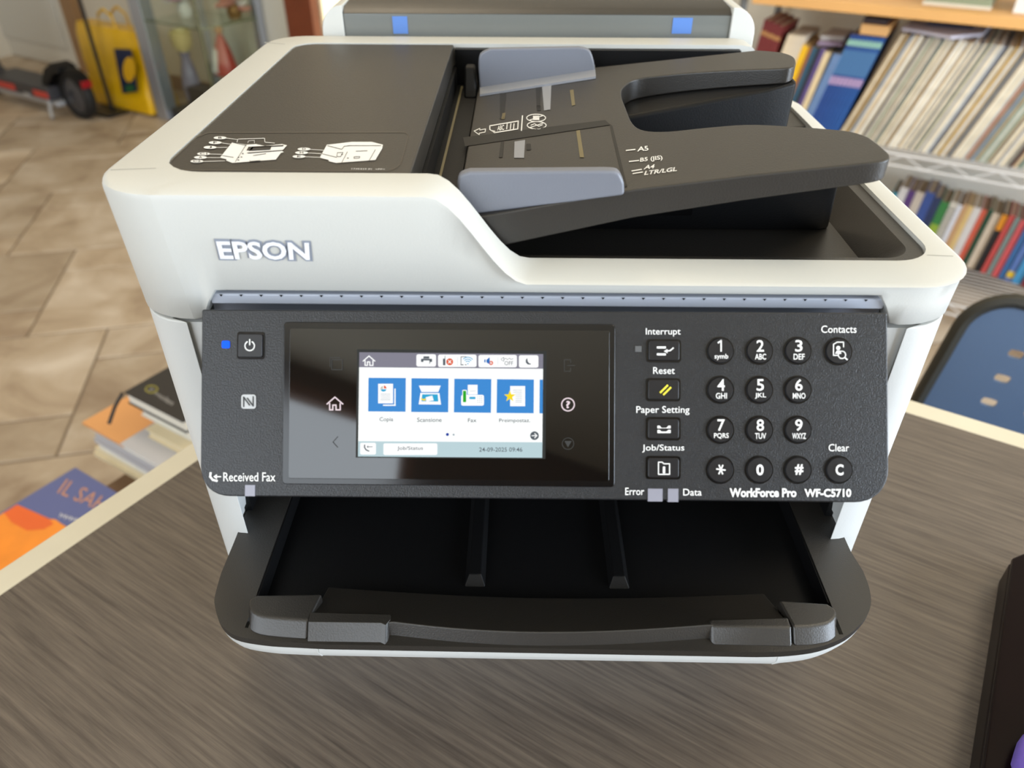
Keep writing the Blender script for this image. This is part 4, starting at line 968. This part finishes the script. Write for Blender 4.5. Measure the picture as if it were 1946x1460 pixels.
rec = {'cream': (230, 216, 188), 'pale grey': (206, 204, 198), 'tan': (206, 182, 146), 'sage green': (150, 164, 148), 'pink': (212, 160, 142), 'dark brown': (82, 68, 58), 'slate blue': (120, 136, 158), 'white': (232, 228, 216), 'ochre': (190, 154, 84), 'grey brown': (150, 138, 122), 'teal': (92, 128, 132)}
wts = ['cream'] * 6 + ['pale grey'] * 4 + ['tan'] * 3 + ['sage green'] * 2 + ['pink', 'dark brown', 'slate blue', 'white', 'white', 'ochre', 'grey brown', 'grey brown', 'teal']
a += .003
seq = []
for i in range(130):
    c = rnd.choice(wts)
    while seq and c == seq[-1]: c = rnd.choice(wts)
    seq.append(c)
ri = 0; ts = [rnd.uniform(.0036, .0075) for _ in seq]
while a < .42:
    c = seq[ri]; t = ts[ri]; base = rec[c]; ri += 1
    nb2 = (seq[ri - 2] if ri > 1 else 'blue volume', seq[ri])
    m_ = mat('sleeve_' + c.replace(' ', '_'), base, .65, vary=(25, .14), bump=(80, .3))
    book('record_sleeve', '%s record sleeve leaning between a %s and a %s one' % (c, *nb2), 'record', a, t, .313 + rnd.uniform(-.003, .001), .30, LEAN3, US, 2.168 + rnd.uniform(-.006, .008), m_, None, 'record sleeves in the long leaning row')
    a += t * math.cos(LEAN3) + ts[ri] * math.sin(LEAN3) * math.tan(LEAN3) + .0006
rec_end = a
# things lying on top of the row
ztb = US + .292 * math.cos(LEAN2) + .0035
def flat_on(name, label, cat, u0, u1, v, n0, n1, z0, hgt, m_, skew=0):
    a0, a1 = pn(u0, v, n0).dot(DV), pn(u1, v, n0).dot(DV)
    o = MB().add([room(a0, n0, z0), room(a1, n0 + skew, z0), room(a1, n1, z0), room(a0, n1, z0), room(a0, n0, z0 + hgt), room(a1, n0 + skew, z0 + hgt), room(a1, n1, z0 + hgt), room(a0, n1, z0 + hgt)], [(3, 2, 1, 0), (4, 5, 6, 7), (0, 1, 5, 4), (1, 2, 6, 5), (2, 3, 7, 6), (3, 0, 4, 7)]).build(name, m_, None, origin=room((a0 + a1) / 2, (n0 + n1) / 2, z0), bevel=.001)
    return tag(o, label, cat)
flat_on('wooden_box', 'flat honey-coloured box lying on top of the matching blue volumes', 'box', 1634, 1688, 58, 2.168, 2.33, ztb, .026, mat('honey_box', (228, 176, 112), .6))
flat_on('dark_book', 'dark brown book lying on the honey-coloured box', 'book', 1640, 1686, 40, 2.18, 2.33, ztb + .0265, .014, mat('dark_cover', (52, 40, 42), .6))
ztr = US + .313 * math.cos(LEAN3) + .0045
mg = thing('open_magazine', 'white magazine folded open on top of the records', 'magazine', room(pn(1780, 55, 2.2).dot(DV), 2.28, ztr))
aL, aM, aR = pn(1712, 45, 2.15).dot(DV), pn(1808, 68, 2.15).dot(DV), pn(1870, 50, 2.15).dot(DV)
for nm, x0, y0, x1, y1 in (('leaf', aL, 2.20, aM, 2.150), ('leaf', aM, 2.150, aR, 2.24)):
    MB().loft([[room(x0, y0, ztr), room(x1, y1, ztr), room(x1 + .01, 2.40, ztr), room(x0 + .01, 2.40, ztr)], [room(x0, y0, ztr + .008), room(x1, y1, ztr + .008), room(x1 + .01, 2.40, ztr + .012), room(x0 + .01, 2.40, ztr + .012)]]).build(nm, mat('magazine_paper', (206, 202, 214), .5), mg)
MB().box(aL + .05, aR - .03, 2.26, 2.39, ztr + .0125, ztr + .015, room).build('cover_picture', mat('navy_picture', (52, 58, 92), .5), mg)
# booklets lying on the small paperbacks
ztp = US + .245 * math.cos(LEAN1) + .004
flat_on('mauve_booklet', 'mauve booklet lying flat on top of the small paperbacks', 'booklet', 1552, 1596, 90, 2.18, 2.33, ztp, .010, mat('mauve_cover', (150, 128, 148), .6), .02)
flat_on('grey_pamphlet', 'pale grey pamphlet lying on the mauve booklet', 'pamphlet', 1556, 1599, 85, 2.20, 2.34, ztp + .0105, .012, mat('pale_grey_cover', (196, 188, 180), .6), .03)
# lower shelf
lows = [((52, 150, 170), .016, .185, 'turquoise'), ((224, 218, 214), .024, .205, 'white'), ((92, 60, 122), .022, .200, 'violet'), ((206, 192, 176), .026, .200, 'cream'), ((60, 84, 148), .028, .205, 'royal blue'), ((44, 56, 92), .022, .195, 'navy'),
        ((58, 128, 66), .026, .185, 'leaf green'), ((214, 206, 190), .022, .190, 'spiral-bound white'), ((228, 226, 230), .013, .185, 'plain white thin'), ((206, 160, 114), .014, .190, 'tan thin'), ((230, 196, 130), .014, .188, 'yellow-cream'), ((222, 214, 208), .022, .186, 'pale grey'),
        ((214, 96, 72), .016, .185, 'coral red'), ((40, 82, 60), .014, .190, 'dark green'), ((218, 200, 176), .024, .182, 'beige wide'), ((36, 34, 36), .018, .190, 'black'), ((208, 84, 80), .016, .190, 'brick red'), ((132, 150, 146), .014, .188, 'grey-green'), ((216, 92, 96), .018, .186, 'rose red'),
        ((62, 112, 168), .016, .196, 'mid blue'), ((92, 122, 184), .020, .200, 'periwinkle'), ((70, 150, 200), .026, .190, 'sky blue'), ((140, 48, 58), .016, .190, 'wine red'), ((216, 206, 182), .018, .188, 'ivory'), ((52, 56, 52), .022, .20, 'charcoal'), ((190, 172, 140), .024, .196, 'sand')]
a = pn(1690, 395, 2.42).dot(DV) - .02
ORG_T = mat('orange_spine', (232, 150, 40), .5); SUN = mat('sun_print', (232, 196, 60), .5)
for i, (rgb, t, h, nm) in enumerate(lows):
    nf = 2.415 - .30 * max(0, a - .20)
    bd = ()
    if nm == 'black': bd = ((.72, .98, ORG_T),)
    if nm == 'periwinkle': bd = ((.06, .16, SUN),)
    if nm == 'leaf green': bd = ((.25, .6, cm((150, 176, 60))), (.0, .22, cm((30, 60, 42))))
    if nm == 'spiral-bound white': bd = tuple((k / 14 + .01, k / 14 + .035, cm((120, 116, 108))) for k in range(13))
    book('book', '%s spine standing in the row on the bottom wire shelf' % nm, 'book', a, t, h * 1.06, min(.14, KB - nf + .0), math.radians(5), LS_, nf, cm(rgb), mat('dusty_pages', (170, 150, 126), .9, vary=(60, .08)), 'books on the bottom wire shelf', bd)
    a += t / math.cos(math.radians(5)) + .0012
# boxes on the wood board
zb = .1195
a0, a1 = pn(1752, 20, 2.2).dot(DV), pn(1880, 20, 2.2).dot(DV)
gb = thing('sage_box', 'sage green storage box with a pale bottom edge on the wood board', 'box', room((a0 + a1) / 2, 2.3, zb))
MB().box(a0, a1, 2.19, 2.42, zb + .008, zb + .16, room).build('box_body', mat('sage_card', (142, 152, 124), .6), gb, bevel=.003)
MB().box(a0 - .003, a1 + .003, 2.187, 2.423, zb, zb + .009, room).build('bottom_edge', mat('pale_edge', (216, 208, 190), .6), gb, bevel=.001)
a2, a3 = pn(1925, 20, 2.2).dot(DV), pn(1925, 20, 2.2).dot(DV) + .2
wb_ = thing('white_box', 'plain white box standing on the wood board beside the sage box', 'box', room((a2 + a3) / 2, 2.3, zb))
MB().box(a2, a3, 2.18, 2.40, zb, zb + .10, room).build('box_body', mat('white_card', (236, 234, 228), .6), wb_, bevel=.002)
MB().box(a2 - .003, a3 + .003, 2.177, 2.403, zb + .1002, zb + .13, room).build('box_lid', MATS['white_card'], wb_, bevel=.002)

# ================================================================== low dark cabinet along the back wall
zs = pn(1000, 9, 2.28).z
s0, s1 = pn(735, 5, 2.28).dot(DV), pn(1335, 5, 2.28).dot(DV)
sb = thing('dark_sideboard', 'low dark brown sideboard against the back wall behind the printer', 'sideboard', room((s0 + s1) / 2, 2.42, ZF))
DKW = mat('dark_sideboard_wood', (48, 38, 34), .5, vary=(8, .1))
MB().box(s0, s1, 2.29, 2.60, ZF + .08, zs - .02, room).build('carcass', DKW, sb)
MB().box(s0 - .01, s1 + .01, 2.28, 2.605, zs - .02, zs, room).build('sideboard_top', DKW, sb, bevel=.003)
nd = 4
for k in range(nd):
    x0 = s0 + (s1 - s0) * k / nd + .008; x1 = s0 + (s1 - s0) * (k + 1) / nd - .008
    dr = MB().box(x0, x1, 2.272, 2.29, ZF + .10, zs - .04, room).build('sideboard_door', DKW, sb, bevel=.003)
    MB().box(x1 - .03, x1 - .02, 2.262, 2.272, -.35, -.25, room).build('handle', SHP, dr, bevel=.002)
for x0 in (s0 + .03, s1 - .07): MB().box(x0, x0 + .04, 2.32, 2.57, ZF, ZF + .08, room).build('foot', DKW, sb)
xx = pn(850, 5, 2.3).dot(DV)
for rgb, t, nm in (((170, 60, 56), .03, 'red'), ((220, 214, 200), .03, 'white'), ((60, 64, 92), .028, 'dark blue'), ((190, 140, 120), .03, 'salmon'), ((90, 60, 50), .03, 'brown'), ((206, 196, 150), .026, 'straw')):
    book('book', '%s book standing on the dark sideboard' % nm, 'book', xx, t, .21, .15, 0, zs, 2.31, cm(rgb), PG, 'books on the sideboard'); xx += t + .001

# ================================================================== glass display cabinet
KF = 2.18; kd0 = pz(312, 228, ZF).dot(DV) - .02; kd1 = pn(396, 130, KF).dot(DV); KBk = 2.57
cab = thing('display_cabinet', 'tall glass display cabinet with a silver corner post and ornaments', 'cabinet', room((kd0 + kd1) / 2, 2.38, ZF))
ALU = mat('brushed_aluminium', (176, 182, 194), .35, metal=.7); GLS = glass_mat('clear_glass', (243, 247, 243)); GEDGE = mat('green_glass_edge', (104, 112, 84), .2)
MB().box(kd0 - .03, kd0 + .06, KF - .0, KF + .07, ZF, 1.1, room).build('post', ALU, cab, bevel=.006)
MB().box(kd0, kd0 + .04, KBk - .04, KBk, ZF, 1.1, room).build('post', ALU, cab, bevel=.004)
MB().box(kd1 - .04, kd1, KBk - .04, KBk, ZF, 1.1, room).build('post', ALU, cab, bevel=.004)
MB().box(kd0 + .05, kd1, KF + .03, KBk, ZF, ZF + .06, room).build('plinth', mat('plinth_dark', (44, 42, 42), .5), cab, bevel=.004)
MB().box(kd0 + .06, kd1 - .004, KF, KF + .005, ZF + .06, 1.1, room).build('front_pane', GLS, cab)
MB().box(kd1 - .005, kd1, KF + .006, KBk - .04, ZF + .06, 1.1, room).build('side_pane', GLS, cab)
MB().box(kd1 - .005, kd1 + .001, KF - .001, KF + .005, ZF + .06, 1.1, room).build('pane_edge', GEDGE, cab)
for zsh in (-.25, .25):
    sh = MB().box(kd0 + .06, kd1 - .008, KF + .01, KBk - .04, zsh - .006, zsh, room).build('glass_shelf', GLS, cab)
    MB().box(kd0 + .06, kd1 - .008, KF + .008, KF + .0105, zsh - .0065, zsh, room).build('shelf_edge', GEDGE, sh)
    MB().box(kd1 - .0085, kd1 - .006, KF + .01, KBk - .04, zsh - .0065, zsh, room).build('shelf_edge', GEDGE, sh)
MB().box(kd0 + .0, kd1 + .0, KF, KBk, 1.1, 1.14, room).build('cabinet_top', ALU, cab, bevel=.003)
def blob(mb, c, r, sz=1.0):
    n, k = 10, 6
    mb.loft([[(c.x + r * math.sin(math.pi * i / k) * math.cos(2 * math.pi * j / n), c.y + r * math.sin(math.pi * i / k) * math.sin(2 * math.pi * j / n), c.z - r * sz * math.cos(math.pi * i / k)) for j in range(n)] for i in range(1, k)])
def flower(name, label, a, b, z0, petal, heart, hgt, spread, nfl, seed):
    r_ = random.Random(seed); t = thing(name, label, 'ornament', room(a, b, z0))
    MB().lathe([(.030, 0), (.038, .03), (.026, .06), (.030, .07)], 16, lambda x, y, z: room(a + x, b + y, z0 + z)).build('pot', heart, t)
    for k in range(nfl):
        an = k * 2.399; rr = spread * math.sqrt((k + .5) / nfl); c = room(a + rr * math.cos(an), b + rr * math.sin(an), z0 + hgt + r_.uniform(-.02, .03) - rr * .3)
        m = MB()
        for p in range(5):
            blob(m, c + Vector((.018 * math.cos(p * 1.257), .018 * math.sin(p * 1.257), r_.uniform(-.005, .005))), .016, .7)
        m.build('blossom', petal if k % 3 else mat('white_petal', (232, 220, 214), .7), t)
        MB().tube([room(a, b, z0 + .05), c], .002, 5).build('stem', mat('stem_green', (92, 104, 66), .7), t)
s1z = -.25
pk = pn(352, 25, 2.36); flower('pink_flowers', 'pink and white artificial flowers in a pot on the glass shelf', pk.dot(DV), 2.36, s1z, mat('pink_petal', (206, 150, 176), .7), mat('white_pot', (222, 216, 206), .4), .10, .075, 13, 3)
pk = pn(440, 28, 2.44); flower('salmon_flowers', 'salmon pink artificial flowers in a dark pot on the glass shelf', min(pk.dot(DV), kd1 - .09), 2.47, s1z, mat('salmon_petal', (204, 140, 124), .7), mat('gold_pot', (150, 112, 66), .35, metal=.4), .08, .06, 9, 5)
# red bell-shaped figurine with gold top, standing on a clear block
zfl = ZF + .06
pf = pn(432, 140, 2.42); fa = min(pf.dot(DV), kd1 - .06); fz = pf.z
fg = thing('red_figurine', 'red bell-shaped figurine with a gold head and white apron in the cabinet', 'figurine', room(fa, 2.42, zfl))
MB().lathe([(.05, 0), (.05, .01), (.03, .015), (.03, max(.02, fz - zfl))], 16, lambda x, y, z: room(fa + x, 2.42 + y, zfl + z)).build('stand', mat('figurine_stand', (176, 150, 128), .5), fg)
fz = max(fz, zfl + .02)
MB().lathe([(.060, 0), (.062, .01), (.052, .06), (.038, .12), (.024, .16), (.018, .18), (.010, .19)], 20, lambda x, y, z: room(fa + x, 2.42 + y, fz + z)).build('robe', mat('red_glaze', (178, 66, 52), .35), fg)
MB().lathe([(.004, .188), (.018, .195), (.022, .212), (.016, .228), (.003, .234)], 16, lambda x, y, z: room(fa + x, 2.42 + y, fz + z)).build('head', mat('gold_head', (184, 128, 76), .35, metal=.3), fg)
MB().loft([[room(fa - .03, 2.355, fz + .02), room(fa + .01, 2.352, fz + .015), room(fa + .012, 2.372, fz + .12), room(fa - .012, 2.374, fz + .13)], [room(fa - .03, 2.36, fz + .02), room(fa + .01, 2.357, fz + .015), room(fa + .012, 2.377, fz + .12), room(fa - .012, 2.379, fz + .13)]]).build('apron', mat('white_glaze', (226, 220, 216), .4), fg)
pv = pn(302, 150, 2.32); va = max(pv.dot(DV), kd0 + .13)
vs_ = thing('gold_vase', 'tall gold and cream vase standing in the cabinet', 'vase', room(va, 2.32, zfl))
MB().lathe([(.030, 0), (.042, .04), (.048, .10), (.036, .18), (.022, .24), (.03, .27)], 20, lambda x, y, z: room(va + x, 2.32 + y, zfl + z)).build('vase_body', mat('mauve_glaze', (128, 120, 138), .3), vs_)
MB().lathe([(.030, .27), (.05, .30), (.055, .36), (.044, .37), (.02, .28)], 20, lambda x, y, z: room(va + x, 2.32 + y, zfl + z)).build('vase_collar', mat('gold_cream', (222, 200, 140), .3, metal=.2), vs_)
pb = pn(372, 160, 2.40); ba = max(pb.dot(DV), va + .135)
bx = thing('dark_casket', 'dark wooden casket on the cabinet floor', 'casket', room(ba, 2.29, zfl))
MB().box(ba - .07, ba + .07, 2.24, 2.335, zfl, zfl + .09, room).build('casket_body', DKW, bx, bevel=.004)
MB().box(ba - .074, ba + .074, 2.236, 2.339, zfl + .091, zfl + .12, room).build('casket_lid', DKW, bx, bevel=.006)

# ================================================================== yellow bag, black stand, scooter
bgk = 2.17; g0, g1 = pn(152, 120, bgk).dot(DV) - .02, pn(292, 150, bgk).dot(DV); g1 = min(g1, kd0 - .05)
bag = thing('yellow_bag', 'yellow plastic carrier bag with a navy emblem standing beside the cabinet', 'bag', room((g0 + g1) / 2, bgk + .1, ZF))
zt_ = pn(180, 52, bgk).z; rg = []
for k in range(9):
    t = k / 8; z = ZF + .016 + (zt_ - ZF - .02) * t; sq = .02 * math.sin(t * 7) + .015 * math.sin(t * 13 + 1); dep = .10 * (1 - .5 * t)
    ring_ = rrect(g0 + .01 * math.sin(5 * t), g1 - .012 * math.sin(4 * t), bgk + .1 - dep + 0 * sq, bgk + .1 + dep, .03, 4)
    rg.append([room(x + .004 * math.sin(9 * x + 20 * t), y + .006 * math.sin(23 * x + 9 * t) + .004 * math.sin(50 * x), z) for x, y in ring_])
YEL = mat('yellow_plastic', (222, 176, 16), .3, bump=(25, 1.0), vary=(12, .1))
MB().loft(rg).build('bag_body', YEL, bag)
for y_ in (bgk + .06, bgk + .14):
    gm = (g0 + g1) / 2
    MB().tube([room(gm - .07, y_, zt_ - .02), room(gm - .06, y_, zt_ + .05), room(gm, y_, zt_ + .08), room(gm + .06, y_, zt_ + .05), room(gm + .07, y_, zt_ - .02)], .007, 6).build('bag_handle', YEL, bag)
dg = Decal(NV * (bgk - .012), -NV, .0004)
dg.poly([(216, 92), (250, 94), (262, 174), (233, 178)]); dg.done('emblem_panel', mat('navy_print', (22, 34, 66), .5), bag); dg.h = .002
dg.disc(246, 132, 12, 24); dg.done('emblem_disc', mat('emblem_yellow', (216, 168, 24), .5), bag); dg.h = .0035
dg.poly([(238, 164), (252, 160), (259, 170), (243, 175)]); dg.done('emblem_leaf', mat('emblem_green', (40, 96, 52), .5), bag)
# black stand: base plate and pole in front of the bag
f0 = pz(229, 203, ZF + .012); fd, fn = f0.dot(DV), f0.dot(NV)
fn = min(fn, bgk - .04)
st = thing('black_stand', 'thin black metal pole on a flat base in front of the yellow bag', 'stand', room(fd, fn, ZF))
MB().prism(rrect(fd - .10, min(fd + .11, kd0 - .045), fn - .10, fn + .03, .015), ZF + .001, ZF + .014, room).build('base_plate', mat('black_metal', (20, 20, 21), .4), st, bevel=.003)
MB().tube([room(fd, fn, ZF + .01), room(fd, fn, 1.0)], .010, 10).build('pole', MATS['black_metal'], st)
MB().tube([room(fd - .12, fn, 1.0), room(fd + .12, fn, 1.0)], .010, 10).build('crossbar', MATS['black_metal'], st)
# scooter: forward is -d
w0 = pz(172, 222, ZF); wd_, wn_ = w0.dot(DV), w0.dot(NV); R_ = .118
wn_ -= .03
sc_ = thing('electric_scooter', 'dark grey electric scooter with red stripes parked by the pale door', 'scooter', room(wd_ - .4, wn_, ZF))
def SCT(x, y, z): return room(wd_ - x, wn_ + y, ZF + z)
RUB = mat('tyre_rubber', (24, 24, 25), .7); SCG = mat('scooter_grey', (58, 58, 62), .45); SCR = mat('red_stripe', (206, 70, 58), .5); SIL = mat('deck_silver', (186, 188, 192), .4, metal=.4)
def wheel(x0, nm):
    prof = [(R_ - .03, -.024), (R_ - .008, -.027), (R_, -.012), (R_, .012), (R_ - .008, .027), (R_ - .03, .024)]
    w = MB().loft([[SCT(x0 + r * math.cos(t), y, R_ + r * math.sin(t)) for t in [k * 2 * math.pi / 28 for k in range(28)]] for r, y in prof + prof[:1]], cap=False).build(nm, RUB, sc_)
    MB().loft([[SCT(x0 + r * math.cos(t), y, R_ + r * math.sin(t)) for t in [k * 2 * math.pi / 20 for k in range(20)]] for r, y in ((R_ - .031, -.018), (.03, -.028), (.03, .028), (R_ - .031, .018))]).build('hub', mat('hub_grey', (70, 70, 74), .4), w)
wheel(0, 'rear_wheel'); wheel(.88, 'front_wheel')
MB().loft([[SCT((R_ + .014 + dr) * math.cos(t), y, R_ + (R_ + .014 + dr) * math.sin(t)) for (y, dr) in ((-.04, -.02), (-.034, 0), (0, .008), (.034, 0), (.04, -.02), (0, .002))] for t in [math.radians(-20 + 14 * k) if False else math.radians(20 + 14 * k) for k in range(10)]]).build('rear_fender', BLACKD, sc_)
tl = MB().box(-.118, -.100, -.028, .028, .17, .205, SCT).build('tail_lamp', mat('red_lens', (150, 24, 30), .2), sc_, bevel=.004)
MB().loft([[SCT(x, y, z) for (y, z) in ((-.085, .085), (.085, .085), (.085, .155), (-.085, .155))] for x in (.13, .20, .60, .70)]).build('deck', SCG, sc_, bevel=.012)
MB().box(.10, .72, -.07, .07, .055, .084, SCT).build('battery_tray', SIL, sc_, bevel=.008)
for x0, x1 in ((.13, .26), (.44, .62)):
    MB().loft([[SCT(x, y, z) for (y, z) in ((-.0905, .10), (-.0905, .13), (-.086, .13), (-.086, .10))] for x in (x0, x1)]).build('side_stripe', SCR, sc_)
MB().loft([[SCT(x, y, z) for (y, z) in ((-.055, z0), (.055, z0), (.05, z1), (-.05, z1))] for x, z0, z1 in ((.02, .235, .262), (.08, .22, .275), (.16, .155, .24), (.22, .15, .165))]).build('rear_footrest', BLACKD, sc_, bevel=.006)
MB().tube([SCT(.66, 0, .12), SCT(.74, 0, .16), SCT(.80, 0, .30)], .03, 10).build('neck', SCG, sc_)
MB().tube([SCT(.88, 0, .12), SCT(.80, 0, .32), SCT(.70, 0, 1.02)], .022, 10).build('steering_column', SCG, sc_)
MB().tube([SCT(.70, -.22, 1.02), SCT(.69, 0, 1.04), SCT(.70, .22, 1.02)], .014, 8).build('handlebar', BLACKD, sc_)
MB().tube([SCT(.16, -.075, .09), SCT(.10, -.12, .012)], .009, 8).build('kickstand', SIL, sc_)
MB().box(.30, .36, -.094, -.088, .09, .104, SCT).build('charge_cap', SIL, sc_, bevel=.002)

# ------------------------------------------------------------------ lift the whole place so that the floor is at z = 0
for o in bpy.data.objects:
    if o.parent is None and o.type not in ('CAMERA', 'LIGHT'): o.location.z += H
bpy.context.view_layer.update()
